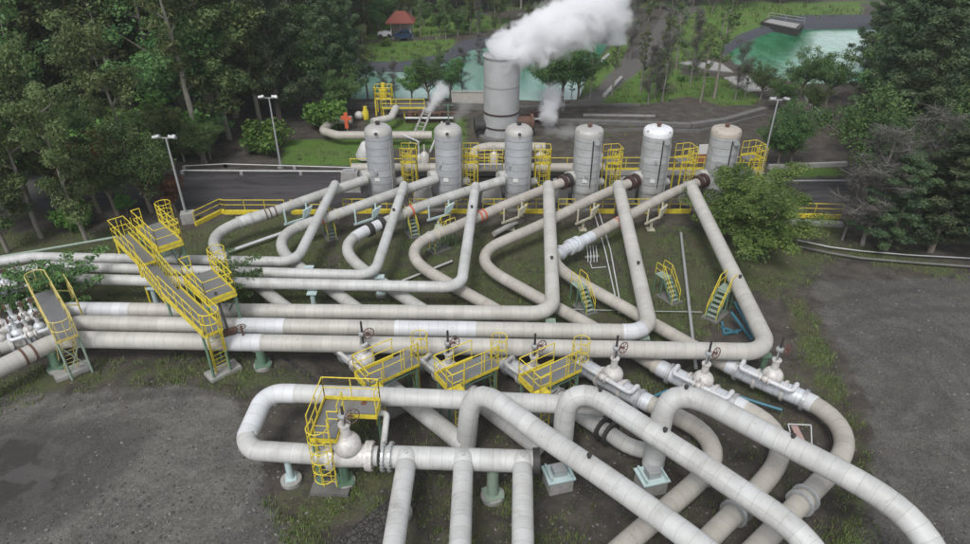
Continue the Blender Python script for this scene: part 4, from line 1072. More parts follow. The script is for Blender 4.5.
# left overpass
def overpass_left():
    zt = 2.35; y_ = M['yellowpale']
    a = W(42, 292, zt); b_ = W(67, 337, zt)
    t = thing('pipe_overpass', 'faded yellow footbridge over the steam mains at the left, with a grey grating deck', 'footbridge', (b_.x, b_.y, 0))
    f, s_, L = span(t, a, b_, .85, zt); frame(t, f, s_, L, xy(a), .85, zt, y_)
    A = V((a.x, a.y, zt)); U = lambda u, v: A + f * u + s_ * v; w = .43
    for v in (-w, w):
        mb = MB(); rail_mb(mb, [U(0, v), U(L, v)], 1.05, 1.2); mb.build('railing', y_, t)
    for end, e in ((L, 1), (0, -1)):
        mb = MB(); c = U(end, 0) + V((0, 0, 1.05))
        for hh in (0, -.5): mb.tube([c + V((0, 0, hh)) + s_ * math.cos(q_) * w + f * e * math.sin(q_) * .38 for q_ in np.linspace(0, PI, 9)], .024, 6, cap=False)
        for q_ in np.linspace(0, PI, 5): pp_ = c + s_ * math.cos(q_) * w + f * e * math.sin(q_) * .38; mb.cyl(pp_, pp_ - V((0, 0, 1.0)), .018, 5)
        mb.build('ladder_cage', y_, t)
    # sloping ship ladder down to a concrete pad at the near end
    top = U(L + .1, 0); bt = W(72, 370, .12)
    mb = MB(); ladder_mb(mb, bt, top, s_, .55); 
    for k in (-1, 1): mb.cyl(bt + s_ * .32 * k + V((0, 0, .75)), top + s_ * .32 * k + V((0, 0, .9)), .022, 6)
    mb.build('ladder', y_, t)
    for k in (-1, 1):
        p = U(L - .15, k * w); mb = MB(); mb.beam((p.x, p.y, 0), p - V((0, 0, .2)), .08); mb.build('leg', M['greenpale'], t); q = U(L - .15, -k * w); mb = MB(); mb.beam((p.x, p.y, .3), q - V((0, 0, .4)), .045); mb.build('brace', M['greenpale'], t)
        p = U(.2, k * w); mb = MB(); mb.beam((p.x, p.y, 0), p - V((0, 0, .2)), .08); mb.build('leg', M['greenpale'], t)
    mb = MB(); mb.box((bt.x, bt.y, .07), (1.5, .75, .18), rz=math.atan2(s_.y, s_.x)); mb.build('footing', M['concrete'], t)
    # lower side platform rail
    mb = MB(); p0 = W(27, 304, 2.0); p1 = W(37, 318, 2.0)
    rail_mb(mb, [U(.2, -1.1) - V((0, 0, .3)), U(1.9, -1.1) - V((0, 0, .3))], 1.0, .8); mb.beam(U(.2, -1.1) - V((0, 0, .3)), U(.2, -w), .05); mb.beam(U(1.9, -1.1) - V((0, 0, .3)), U(1.9, -w), .05)
    for u in (.2, 1.9): p = U(u, -1.1); mb.beam((p.x, p.y, 0), p, .06)
    mb.build('side_rail', y_, t)
overpass_left()
# centre overpass: two bridge spans in line, two raised valve towers beside it
def overpass_centre():
    y_ = M['yellow']; zt = 2.75
    a = W(121, 236, zt); b_ = W(147, 262, zt); c = W(172, 292, zt); d = W(213, 331, zt)
    t = thing('double_overpass', 'long bright yellow walkway crossing all the steam mains left of centre', 'footbridge', (d.x, d.y, 0))
    for (p, q, w) in ((a, b_, .8), (c, d, .85)):
        f, s_, L = span(t, p, q, w, zt); frame(t, f, s_, L, xy(p), w, zt, y_)
        for v in (-w / 2, w / 2):
            mb = MB(); A = V((p.x, p.y, zt)) + s_ * v; rail_mb(mb, [A, A + f * L], 1.1, .95, kick=True); mb.build('railing', y_, t)
        tower_legs(t, M['green'] if p is c else M['yellow'], xy(p), f, s_, L, w, zt)
    f, s_, L = span(t, b_, c, .8, zt - .35); frame(t, f, s_, L, xy(b_), .8, zt - .35, y_)
    for v in (-.45, .45):
        mb = MB(); A = V((b_.x, b_.y, zt - .35)) + s_ * v; rail_mb(mb, [A, A + f * L], 1.15, .45); mb.build('railing', y_, t)
    f = xy(b_ - a).normalized(); s_ = V((f.y, -f.x, 0))
    # far end
    mb = MB(); A = V((a.x, a.y, zt)); rail_mb(mb, [A - s_ * .4, A + s_ * .4], 1.1, .4); mb.build('railing', y_, t)
    mb = MB(); ladder_mb(mb, (a.x + .35, a.y + .3, 0), (a.x + .35, a.y + .3, zt + .9), s_, .5); mb.build('ladder', y_, t)
    # near end: ladder with cage down to the pad
    f = xy(d - c).normalized(); s_ = V((f.y, -f.x, 0)); bt = W(223, 370, .12); top = V((d.x, d.y, zt)) + f * .05
    mb = MB(); ladder_mb(mb, bt, top, s_, .55)
    for k in (-1, 1): mb.cyl(bt + s_ * .34 * k + V((0, 0, .8)), top + s_ * .34 * k + V((0, 0, .9)), .024, 6); mb.beam(bt + s_ * .34 * k, top + s_ * .34 * k - V((0, 0, .15)), .05, .1)
    mb.build('ladder', M['yellow'], t)
    for k in (-1, 1): mb = MB(); mb.beam(bt + s_ * .4 * k - f * .2, V((d.x, d.y, zt - .2)) + s_ * .4 * k - f * .2, .08); mb.build('leg', M['green'], t)
    mb = MB(); cc = V((d.x, d.y, zt + 1.1))
    for hh in (0, -.5): mb.tube([cc + V((0, 0, hh)) + s_ * math.cos(q_) * .43 + f * math.sin(q_) * .42 for q_ in np.linspace(0, PI, 9)], .026, 6, cap=False)
    for q_ in np.linspace(0, PI, 6): pp_ = cc + s_ * math.cos(q_) * .43 + f * math.sin(q_) * .42; mb.cyl(pp_, pp_ - V((0, 0, 1.1)), .02, 5)
    mb.build('ladder_cage', y_, t)
    mb = MB(); mb.box((bt.x, bt.y, .07), (1.5, .8, .18), rz=math.atan2(s_.y, s_.x)); mb.build('footing', M['concrete'], t)
overpass_centre()
def tower_platform(label, a, b_, w, zt, zg=0, legs='green', foot=None):
    a = W(a[0], a[1], zt); b_ = W(b_[0], b_[1], zt); y_ = M['yellow']
    t = thing('tower_platform', label, 'platform', (b_.x, b_.y, 0), 'raised platforms beside the centre walkway')
    f, s_, L = span(t, a, b_, w, zt); frame(t, f, s_, L, xy(a), w, zt, y_)
    A = V((a.x, a.y, zt)); U = lambda u, v: A + f * u + s_ * v; h = w / 2
    mb = MB(); rail_mb(mb, [U(0, -h), U(L, -h), U(L, h)], 1.1, .9, kick=True); mb.build('railing', y_, t)
    mb = MB(); rail_mb(mb, [U(L, h), U(0, h), U(0, h * .3)], 1.1, .9, kick=True); mb.build('railing', y_, t)
    mb = MB(); cage_mb(mb, U(.15, -h) + V((0, 0, -.9)), U(.15, -h) + V((0, 0, 1.1)), -s_, f, .40, 5); mb.build('ladder_cage', y_, t)
    mb = MB(); ladder_mb(mb, U(.15, -h - .05) + V((0, 0, -1.2)), U(.15, -h - .05) + V((0, 0, 1.1)), f, .5); mb.build('ladder', y_, t)
    for u, v in ((.05, -.95), (.05, .95), (.95, -.95), (.95, .95)):
        p = U(L * u, h * v); mb = MB(); mb.beam((p.x, p.y, zg), (p.x, p.y, zt - .2), .10); mb.build('leg', M[legs], t)
    mb = MB()
    for v in (-.9, .9):
        p = U(L * .05, h * v); q = U(L * .95, h * v); mb.beam((p.x, p.y, zg + .3), q - V((0, 0, .4)), .055); mb.beam((q.x, q.y, zg + .3), p - V((0, 0, .4)), .055)
    mb.build('brace', M[legs], t)
    return t, U, L
tower_platform('raised yellow platform above the furthest steam main, right of the far walkway end', (148, 225.5), (171, 246), 1.25, 3.5)
tower_platform('raised yellow platform between the third and fourth steam mains, right of the walkway', (198, 274), (222, 298), 1.35, 3.3)
# black raking pipe leaning on the tower beside the mains
p0 = W(215, 292, 3.4); p1 = W(229, 333, 1.8)
t = thing('raking_stem', 'long black valve stem with a red rusty gearbox beside the right tower platform', 'valve stem', (p1.x, p1.y, 0))
mb = MB(); mb.cyl(p1, p0, .06, 10); mb.build('stem', M['dark'], t)
mb = MB(); mb.box(p1 + V((0, 0, -.05)), (.5, .4, .35), rz=.4); mb.cyl(p1 + V((.0, 0, .1)), p1 + V((.35, .1, .15)), .15, 10); mb.build('gearbox', M['rust'], t)
# equipment standing under the first tower
t = thing('valve_skid', 'pale green valve frame under the raised platform at the furthest steam main', 'valve', (W(170, 262).x, W(170, 262).y, 0))
q = W(168, 258, 1.6); mb = MB(); mb.ball(q + V((0, 0, .4)), .42); mb.lathe([(.35, -.5), (.35, .5)], q, 16, axis=(1, .3, 0)); mb.cyl(q, q + V((0, 0, 1.5)), .12, 10); mb.build('gate_valve', M['greenpale'], t)
mb = MB(); handwheel(mb, q + V((0, 0, 1.5)), .3, (0, 0, 1)); mb.build('handwheel', M['dark'], t)

# little green step-over stairs
def steps_thing():
    t = thing('step_over', 'x', 'steps'); h = 1.5
    mb = MB(); mb.prism([(-.35, -.4), (.35, -.4), (.35, .4), (-.35, .4)], h - .05, h); mb.build('landing', M['greenpale'], t)
    tr, st = MB(), MB(); stairs_mb(tr, st, (0, -1.5, .05), (0, -.38, h - .02), (1, 0, 0), .62, 6); st.build('stringers', M['green'], t); tr.build('treads', M['greenpale'], t)
    for x in (-.32, .32):
        for y in (-.36, .36): mb = MB(); mb.beam((x, y, 0), (x, y, h - .05), .07); mb.build('leg', M['green'], t)
    for x in (-.33, .33):
        mb = MB(); mb.tube(fillet([(x, -1.5, .1), (x, -1.5, .95), (x, -.4, h + .9), (x, .4, h + .9), (x, .4, h)], .12, 4), .024, 6); mb.cyl((x, -.4, h), (x, -.4, h + .9), .022, 6); mb.cyl((x, -.95, .75), (x, -.95, 1.65), .022, 6); mb.cyl((x, -1.5, .6), (x, -.4, h + .45), .018, 6); mb.cyl((x, -.4, h + .45), (x, .4, h + .45), .018, 6)
        mb.build('handrail', M['yellow'], t)
    mb = MB(); mb.box((0, -.9, .04), (1.0, 1.6, .12)); mb.build('footing', M['concretedark'], t)
    return t
s0 = steps_thing()
for i, (x, y, rz, sc, lab) in enumerate(((328, 232, .45, 1.0, 'green steps with a yellow handrail beside the second inlet line, nearest the left hairpins'),
                                (409, 230, .45, 1.0, 'green steps with a yellow handrail between the second and third steam mains'),
                                (449, 246, -.9, 1.05, 'larger green steps straddling the beige inlet line left of the third steam main'),
                                (577, 303, .5, 1.0, 'green steps with a yellow handrail just right of the fourth steam main'),
                                (660, 293, .5, 1.0, 'green steps with a yellow handrail just right of the fifth steam main'),
                                (722, 309, -.75, 1.15, 'green steps with a yellow handrail inside the bend of the nearest steam main'))):
    o = s0 if i == 0 else copy_tree(s0); p = W(x, y, 0)
    o.location = (p.x, p.y, gz(p)); o.rotation_euler = (0, 0, rz); o.scale = (sc * .8,) * 3; tag(o, lab, 'steps', 'green step-over stairs between the pipes')

# blue struts and frame
def rod(name, label, cat, pts, r, mat, part='bar', grp=None, n=8):
    P = [V(p) for p in pts]; t = thing(name, label, cat, (P[0].x, P[0].y, 0), grp)
    mb = MB(); mb.tube(P, r, n, smooth=True); mb.build(part, mat, t); return t
t = thing('strut_stand', 'teal blue steel frame leaning against the nearest steam main by its right bend', 'frame', (W(735, 320).x, W(735, 320).y, 0))
for a, b_ in ((W(735, 302, 1.2), W(754, 337, .3)), (W(739, 300, 1.3), W(757, 336, .3)), (W(731, 312, .9), W(752, 340, .1))): mb = MB(); mb.beam(a, b_, .10); mb.build('bar', M['blue'], t)
mb = MB()
for a, b_ in ((W(722, 322, .1), W(724, 334, .1)), (W(724, 334, .1), W(741, 330, .1)), (W(721, 327, .1), W(738, 333, .1))): mb.beam(a, b_, .1)
mb.build('base_frame', M['blue'], t)
rod('blue_pipe', 'thin teal pipe lying in the trench behind the rightmost arching pipe', 'pipe', [W(733, 394, .1), W(756, 402, .05), W(782, 410, 0)], .07, M['blue'])
rod('blue_pipe', 'short thin teal pipe lying behind the middle arching pipe near its top', 'pipe', [W(646, 400, .1), W(668, 390, .1)], .07, M['blue'])
# small bore lines on the ground
rod('grey_pipe', 'slim grey pipe running towards the camera between the fifth and sixth steam mains', 'pipe', [W(681, 233, .25), W(686, 278, .25), W(696, 368, .2)], .09, M['steel'])
for x in (0, 5): rod('conduit', ('left' if x == 0 else 'right') + ' one of two thin white conduits running between the fourth and fifth steam mains', 'conduit', [W(594 + x, 212, .15), W(605 + x * 1.1, 250, .15), W(619 + x * .6, 313, .15)], .04, M['newwhite'])
rod('conduit', 'thin white line crossing the dark ground at the middle of the steam mains', 'conduit', [W(560, 309, .2), W(640, 311, .2), W(702, 312, .2)], .025, M['steel'])
rod('white_channel', 'long white channel lying in the grass inside the leftmost hairpin', 'channel', [W(222, 254, .3), W(288, 231, .3)], .12, M['newwhite'], n=4)
rod('white_channel', 'white channel lying below the second steam main bend', 'channel', [W(402, 281, .2), W(452, 261, .2)], .08, M['white'], n=4)
rod('box_channel', 'short hollow grey channel lying behind the fourth inlet line', 'channel', [W(494, 234, .4), W(516, 222, .4)], .22, M['concrete'], n=4)
rod('green_pipe', 'thin pale green pipe slanting from the far end of the yellow walkway to the left', 'pipe', [W(117, 237, 1.0), W(36, 251, .6), W(-20, 260, .4)], .085, M['greenpale'])
for x in (0, 6): 
    rod('conduit', ('near' if x else 'far') + ' slim grey line bending along the right edge of the grass', 'conduit', [W(797, 240 + x, .2), W(830, 247 + x, .2), W(862, 251 + x * 1.2, .2), W(910, 255 + x * 1.2, .2), W(1040, 262 + x * 1.6, .2)], .07 if x else .045, M['concretedark'] if x else M['steel'])
t = thing('tubing_rack', 'small rack of white tubing on the ground behind the silver expansion joint', 'tubing', (W(590, 258).x, W(590, 258).y, 0))
mb = MB()
for k in range(4): mb.tube([W(587 + k * 3, 246, .1), W(588 + k * 3, 256, .5), W(588 + k * 3, 262, .1)], .03, 5)
mb.tube([W(590, 262, .1), W(592, 268, .1), W(606, 267, .1)], .03, 5); mb.build('tubes', M['newwhite'], t)
mb = MB(); mb.beam(W(585, 257, .3), W(599, 256, .3), .08); mb.build('rail', M['concrete'], t)
# framed panel in the trench
t = thing('framed_panel', 'thin white square frame with a pinkish plank, lying inside the rightmost pipe bend', 'frame', (W(800, 440).x, W(800, 440).y, 0))
mb = MB(); z = .35
for a, b_ in (((788, 424), (811, 425)), ((811, 425), (812, 450)), ((812, 450), (796, 451)), ((788, 424), (790, 432))): mb.beam(W(*a, z), W(*b_, z), .04)
mb.build('frame', M['newwhite'], t)
mb = MB(); mb.beam(W(794, 426, z - .05), W(806, 449, z - .05), .28, .05); mb.build('plank', M['pinkboard'], t)

# long yellow railing on a kerb along the near side of the road
def guard(pts, label, h=1.0, sp=1.55, posts=True):
    P = [W(x, y, 0) for x, y in pts]; t = thing('guard_railing', label, 'railing', P[0], 'yellow guard railing along the road')
    for a, b_ in zip(P[:-1], P[1:]):
        a = a.copy(); b_ = b_.copy()
        mb = MB(); mb.beam(a + V((0, 0, .14)), b_ + V((0, 0, .14)), .18, .28); mb.build('kerb', M['yellow'], t)
        mb = MB(); rail_mb(mb, [a + V((0, 0, .25)), b_ + V((0, 0, .25))], h - .2, sp, rr=.03); mb.build('railing', M['yellow'], t)
guard([(158, 240), (181, 233)], 'short yellow railing left of the lamp post block')
guard([(196, 226), (222, 213), (226, 214), (286, 214)], 'yellow railing bending round behind the leftmost hairpin')
guard([(292, 214), (322, 213.5)], 'short yellow railing between the leftmost steam main and hairpin')
for a, b_, lab in ((344, 372, 'left of the second steam main'), (379, 396, 'before the leftmost tank'), (410, 428, 'before the second tank from the left'), (446, 468, 'left of the third steam main'), (483, 505, 'before the third tank from the left'), (518, 545, 'left of the fourth steam main'), (558, 574, 'before the fourth tank from the left'), (590, 614, 'left of the fifth steam main'), (626, 648, 'before the white-capped tank'), (658, 690, 'left of the sixth steam main')):
    guard([(a, 213), (b_, 213)], 'yellow railing section ' + lab, sp=.7)
guard([(760, 216), (840, 218.5)], 'yellow railing at the right beside the bushy tree')
mb = MB(); a, b_ = W(762, 222), W(842, 226); mb.beam(a + V((0, 0, .0)), b_ + V((0, 0, .0)), .5, .5); o = mb.build('kerb_wall', M['concrete']); tag(o, 'low concrete wall under the right-hand yellow railing', 'wall')
# low dark concrete wall just in front of the tanks
mb = MB(); a, b_ = W(345, 211), W(700, 211); mb.beam(a + V((0, 0, .06)), b_ + V((0, 0, .06)), .35, .12); o = mb.build('kerb_wall', M['concretedark']); tag(o, 'long low dark concrete kerb before the row of tanks', 'wall')

# yellow ladder towers beside each tank
def access_tower():
    t = thing('access_tower', 'x', 'platform'); zt = 2.5; y_ = M['yellow']
    mb = MB(); mb.prism([(-.55, -.45), (.55, -.45), (.55, .6), (-.55, .6)], zt - .05, zt); mb.build('deck', M['grate'], t)
    mb = MB(); rail_mb(mb, [(-.55, -.45, zt), (.55, -.45, zt), (.55, .6, zt), (-.55, .6, zt)], 1.1, .55, kick=True); mb.build('railing', y_, t)
    for x in (-.5, .5):
        for y in (-.4, .55): mb = MB(); mb.beam((x, y, 0), (x, y, zt - .05), .08); mb.build('leg', y_, t)
    mb = MB(); ladder_mb(mb, (0, -.55, 0), (0, -.55, zt + 1.0), (1, 0, 0), .45); mb.build('ladder', y_, t)
    mb = MB(); cage_mb(mb, (0, -.55, 1.2), (0, -.55, zt + 1.05), (0, -1, 0), (1, 0, 0), .36, 4); mb.build('ladder_cage', y_, t)
    mb = MB(); mb.beam((-.5, -.4, .4), (.5, -.4, 1.6), .05); mb.beam((.5, -.4, .4), (-.5, -.4, 1.6), .05); mb.build('brace', M['green'], t)
    return t
def access_wide():
    t = access_tower()
    mb = MB(); zt = 2.5; mb.prism([(.56, -.3), (2.3, -.3), (2.3, .5), (.56, .5)], zt - .55, zt - .5); mb.build('deck', M['grate'], t)
    mb = MB(); rail_mb(mb, [(.56, -.3, zt - .5), (2.3, -.3, zt - .5), (2.3, .5, zt - .5), (.56, .5, zt - .5)], 1.1, .45); mb.build('railing', M['yellow'], t)
    return t
pr = [access_tower(), access_wide()]; usedp = set()
for x, y, rz, k, lab in ((411, 193, .0, 0, 'yellow caged ladder tower between the first and second tanks from the left'), (471, 193, -.0, 1, 'yellow ladder tower with a long side deck between the second and third tanks'),
                      (541, 194, .0, 0, 'yellow ladder tower right of the third tank'), (609, 194, .15, 0, 'tall yellow ladder tower right of the fourth tank'),
                      (680, 193, .25, 0, 'yellow ladder tower right of the white-capped tank'), (745, 190, .3, 0, 'yellow ladder tower right of the tan-topped tank above the bushy tree')):
    o = pr[k] if k not in usedp else copy_tree(pr[k]); usedp.add(k); p = W(x, y, 0); o.location = (p.x, p.y, 0); o.rotation_euler = (0, 0, rz)
    tag(o, lab, 'platform', 'yellow ladder towers between the tanks')

# header and railing behind the tanks
hdr = thing('header_pipe', 'long beige header pipe lying behind the row of tanks', 'pipe', (W(400, 160).x, W(400, 160).y, 0))
for a, b_ in (((352, 168), (604, 168)),):
    mb = MB(); mb.tube([W(*a, .9), W(*b_, .9)], .36, 18); mb.build('pipe_run', M['cream'], hdr)
for x in (425, 494, 540, 598):
    mb = MB(); p = W(x, 166, .9); mb.lathe([(.3, 0), (.34, .1), (.34, .75), (.12, .95)], p + V((0, 0, .2)), 16); mb.cyl(p + V((0, 0, 1.1)), p + V((0, 0, 1.7)), .06, 8); mb.build('relief_valve', M['valve'], hdr)
rp = [W(352, 176, 0), W(760, 174, 0)]
t = thing('guard_railing', 'yellow railing on a pale kerb running behind the row of tanks', 'railing', rp[0], 'yellow guard railing along the road')
mb = MB(); mb.beam(rp[0] + V((0, 0, .2)), rp[1] + V((0, 0, .2)), .3, .4); mb.build('kerb', M['concrete'], t)
mb = MB(); rail_mb(mb, [rp[0] + V((0, 0, .4)), rp[1] + V((0, 0, .4))], 1.0, 1.5, kick=True, rr=.03); mb.build('railing', M['yellow'], t)

# lamp posts
def lamp_post(x, y, ty, label, base=None, yaw=0.0):
    b = W(x, y, 0); h = height_for(b.y, ty)
    t = thing('lamp_post', label, 'lamp post', b, 'white lamp posts around the plant')
    mb = MB(); mb.tube([b, b + V((0, 0, h))], .085, 10, r1=.055); mb.build('pole', M['lamp'], t)
    mb = MB(); mb.beam(b + V((-.55, 0, h)), b + V((.55, 0, h)), .07); mb.build('crossarm', M['lamp'], t)
    for s_ in (-1, 1):
        mb = MB(); c = b + V((s_ * .5, -.15, h + .12)); R = Matrix.Rotation(-.5, 3, 'X') @ Matrix.Rotation(s_ * .2, 3, 'Y'); mb.box(c, (.42, .34, .14), M=R); mb.box(c + V((0, .22, -.02)), (.2, .12, .16), M=R)
        l = mb.build('lamp_head', M['lamp'], t)
        mb = MB(); mb.box(c + R @ V((0, 0, -.08)), (.34, .26, .02), M=R); mb.build('lens', M['signwhite'], l)
    if base: mb = MB(); mb.box(b + V((.1, 0, .35)), (.85, .7, .75), rz=.3); mb.build('concrete_base', M['concrete'], t)
    else: mb = MB(); mb.lathe([(.25, 0), (.25, .2)], b, 14, smooth=False); mb.build('concrete_base', M['concrete'], t)
    return b, h
lamp_post(188, 222, 138, 'lamp post on a big square concrete block behind the yellow walkway', True)
lamp_post(281, 168, 98, 'lamp post standing behind the road guardrail before the left wood')
lamp_post(760.5, 175, 100, 'lamp post leaning behind the rightmost tank and the bushy tree')
# pipe rails along the far kerb (guardrail)
def gpipe(pts, z, label, r=.07, grp='thin rails along the far side of the road'):
    P = [W(x, y, z) for x, y in pts]; t = thing('road_rail', label, 'rail', (P[0].x, P[0].y, 0), grp)
    mb = MB(); mb.tube(P, r, 8); mb.build('rail', M['steel'], t)
    for a, b_ in zip(P[:-1], P[1:]):
        n = max(1, int((b_ - a).length / 4.0))
        for i in range(n + 1): p = a.lerp(b_, i / n); mb = MB(); mb.box((p.x, p.y, z / 2), (.22, .22, z)); mb.build('foot', M['concrete'], t)
gpipe([(182, 170.5), (360, 171.5)], .32, 'grey rail on small blocks along the far left side of the road')
gpipe([(184, 166), (225, 164), (365, 168)], .28, 'thinner grey rail just behind the one at the far left side of the road', .05)
gpipe([(768, 181), (850, 180.5)], .35, 'white rail on small blocks along the far right side of the road')
for (pts, w, h, lab, mt) in (([(768, 169), (846, 166)], .3, .35, 'pale concrete kerb behind the green strip at the right', 'concrete'),
                         ([(345, 109), (420, 108), (486, 110)], .3, .6, 'dark low wall along the near bank of the left pond', 'concretedark'),
                         ([(515, 109), (600, 106), (640, 106.5)], .3, .25, 'low kerb along the dark yard right of the stack', 'concretedark'),
                         ([(520, 122), (600, 124), (690, 127), (725, 122), (764, 111)], .6, .35, 'broad grey ledge sweeping behind the right-hand tanks', 'concretedark'),
                         ([(560, 135), (640, 131), (700, 133), (730, 126), (765, 117)], .12, .3, 'thin dark edge sweeping below the broad grey ledge', 'concretedark'),  # no kerb of its own: dark strip modelled as the ledge's shadow line
                         ([(583, 116), (655, 117)], .12, .2, 'thin white kerb line in the dark yard behind the stack', 'concrete')):
    mb = MB(); P = [W(x, y, 0) for x, y in pts]
    for a, b_ in zip(P[:-1], P[1:]): mb.beam(a + V((0, 0, h / 2)), b_ + V((0, 0, h / 2)), w, h)
    o = mb.build('kerb_wall', M[mt]); tag(o, lab, 'kerb')

# ---------------------------------------------------------------- silencer stack
b = W(501, 136, 0); h = height_for(b.y, 55.5); r = 1.55
t = thing('silencer_stack', 'huge grey cylindrical stack giving off a thick white plume of steam', 'stack', b)
mb = MB(); n = 48; mb.lathe([(r, 0), (r, h)], b, n); mb.f = mb.f[:-1]; mb.sm = mb.sm[:-1]; mb.uv = mb.uv[:-1]; mb.build('shell', M['stack'], t)
mb = MB(); mb.lathe([(r - .07, h), (r - .07, .2)], b, n); mb.build('lining', M['steel'], t)
mb = MB(); mb.lathe([(r - .07, h - .03), (r + .07, h - .03), (r + .07, h + .05), (r - .07, h + .05), (r - .07, h - .03)], b, n, smooth=False); mb.f = [f for f in mb.f if len(f) == 4]; mb.sm = mb.sm[:len(mb.f)]; mb.uv = mb.uv[:len(mb.f)]; mb.build('rim', M['steel'], t)
for z in (.33 * h, .155 * h):
    mb = MB(); mb.lathe([(r, z - .06), (r + .06, z - .06), (r + .06, z + .06), (r, z + .06)], b, n, smooth=False); mb.build('stiffening_ring', M['maroon'], t)
mb = MB(); mb.lathe([(r + .55, 0), (r + .55, .3), (r, .32)], b, n, smooth=False); mb.build('footing', M['concretedark'], t)
STACK = (b.copy(), h, r)
mb = MB(); c = b + V((r * .8, -.3, 1.3)); mb.cyl(c, c + V((1.6, .2, 0)), .55, 18); mb.cyl(c + V((1.3, .15, 0)), c + V((1.55, .18, 0)), .75, 18); mb.build('side_duct', M['rust'], t)
mb = MB(); c = b + V((-r * .8, -.3, 1.1)); mb.cyl(c, c + V((-1.1, -.2, 0)), .5, 18); mb.cyl(c + V((-.9, -.15, 0)), c + V((-1.1, -.18, 0)), .68, 18); mb.build('side_duct', M['dark'], t)

# machinery behind the tanks
def pl(name, label, pts, r, mat, R=.5, cat='pipe', n=16):
    P = fillet(WP(pts), R, 8); t = thing(name, label, cat, (P[0].x, P[0].y, 0)); mb = MB(); mb.tube(P, r, n); mb.build('pipe_run', M[mat], t); return t, P
t, P = pl('bent_pipe', 'beige pipe with a hairpin bend near the left pond, passing the orange cross', [(352, 120, .9), (334, 120, .9), (322, 131, .9), (338, 135.5, .9), (432, 135.5, .9)], .36, 'cream', .8)
t, P = pl('elbow_pipe', 'brownish pipe with a rounded elbow before the base of the stack', [(474, 166, .9), (474, 150, 1.3), (489, 147, 1.5), (545, 147.5, 1.5)], .38, 'cream', .8)
t, P = pl('bent_pipe', 'beige pipe curling under the yellow pump platform', [(372, 122, 1.1), (391, 118, 1.1), (396, 108, 1.4)], .33, 'creamw', .6)
for (a, b_, lab, mt, rr_) in (((410, 143), (424, 110), 'left beam of the inclined rack before the small steam puff', 'concrete', .11), ((418, 144), (431, 112), 'right beam of the inclined rack before the small steam puff', 'concrete', .11), ((430, 152), (442, 122), 'thin white slanting pipe right of the inclined rack', 'white', .09)):
    rod('inclined_beam', lab, 'beam', [W(*a, .3), W(*b_, 1.6)], rr_, M[mt], 'bar', n=6)
t = thing('inclined_rack', 'grey ladder-like rack sloping down behind the first and second tanks', 'rack', W(412, 143, 0))
mb = MB()
for k in range(9): f_ = k / 8; mb.cyl(W(410, 143, .35).lerp(W(424, 110, 1.65), f_), W(418, 144, .35).lerp(W(431, 112, 1.65), f_), .05, 5)
mb.build('rungs', M['concrete'], t)
q = W(420, 172, 0); t = thing('white_drum', 'small white upright drum with a thin pipe between the first and second tanks', 'drum', q)
mb = MB(); mb.lathe([(.42, 0), (.42, 1.25), (.3, 1.4), (.1, 1.45)], q, 18); mb.build('shell', M['white'], t)
mb = MB(); mb.tube(fillet([q + V((0, 0, 1.4)), q + V((0, 0, 2.5)), q + V((-1.3, .5, 2.9))], .2, 5), .05, 6); mb.build('outlet', M['newwhite'], t)
q = W(366, 160, 0); t = thing('white_cone', 'pale cone-shaped hopper behind the leftmost tank', 'hopper', q)
mb = MB(); mb.lathe([(.75, .2), (.8, .5), (.25, 1.5), (.08, 1.6)], q, 18); mb.build('shell', M['white'], t)
q = W(450, 172, 0); h_ = height_for(q.y, 104); t = thing('mast', 'thin green mast rising behind the second tank from the left', 'mast', q)
mb = MB(); mb.tube([q, q + V((0, 0, h_))], .05, 8); mb.build('pole', M['green'], t); mb = MB(); mb.beam(q + V((-.4, 0, h_ - .1)), q + V((.4, 0, h_ - .1)), .05); mb.build('crossarm', M['green'], t)
# pump platform with yellow machinery, far left
def pump_platform():
    zt = 1.6; a = W(376, 116, 0)
    t = thing('pump_platform', 'yellow machinery platform with pumps beside the left pond', 'platform', a)
    c = xy(a); X = V((1, 0, 0)); Y = V((0, 1, 0))
    mb = MB(); slab(mb, c, X * 1.6, Y * 1.3, zt - .06, zt); mb.build('deck', M['grate'], t)
    mb = MB(); A = V((c.x, c.y, zt)); rail_mb(mb, [A, A + X * 1.6, A + X * 1.6 + Y * 1.3, A + Y * 1.3], 1.1, .5, kick=True, rr=.035, closed=True); mb.build('railing', M['yellow'], t)
    for u, v in ((.05, .05), (1.55, .05), (.05, 1.25), (1.55, 1.25)): mb = MB(); mb.beam(c + X * u + Y * v, c + X * u + Y * v + V((0, 0, zt)), .12); mb.build('leg', M['yellow'], t)
    mb = MB(); mb.box(c + V((.8, .6, zt + .4)), (.6, .5, .8)); mb.cyl(c + V((.8, .6, zt + .8)), c + V((.8, .6, zt + 1.4)), .2, 12); mb.build('pump', M['yellow'], t)
    mb = MB(); ladder_mb(mb, c + V((.8, -.1, 0)), c + V((.8, -.1, zt + .9)), X, .5); mb.build('ladder', M['yellow'], t)
pump_platform()
q = W(366, 119, 0); t = thing('pump', 'small yellow and grey pump left of the machinery platform', 'pump', q)
mb = MB(); mb.lathe([(.3, 0), (.32, .7), (.2, .9), (.2, 1.2)], q, 14); mb.build('motor', M['yellow'], t); mb = MB(); mb.ball(q + V((-.6, -.2, .4)), .42); mb.build('casing', M['valve'], t)
a, b_ = W(383, 107.5, 1.0), W(425, 107.5, 1.0); t = thing('yellow_footbridge', 'straight yellow footbridge along the near bank of the left pond', 'footbridge', xy(a))
mb = MB(); mb.beam(a, b_, .9, .15); mb.build('deck', M['grate'], t); mb = MB(); rail_mb(mb, [a - V((0, .45, 0)), b_ - V((0, .45, 0))], .9, 1.3, kick=True, rr=.035); mb.build('railing', M['yellow'], t)
mb = MB()
for k in range(5): p = a.lerp(b_, k / 4); mb.beam((p.x, p.y, 0), (p.x, p.y, 1.0), .12)
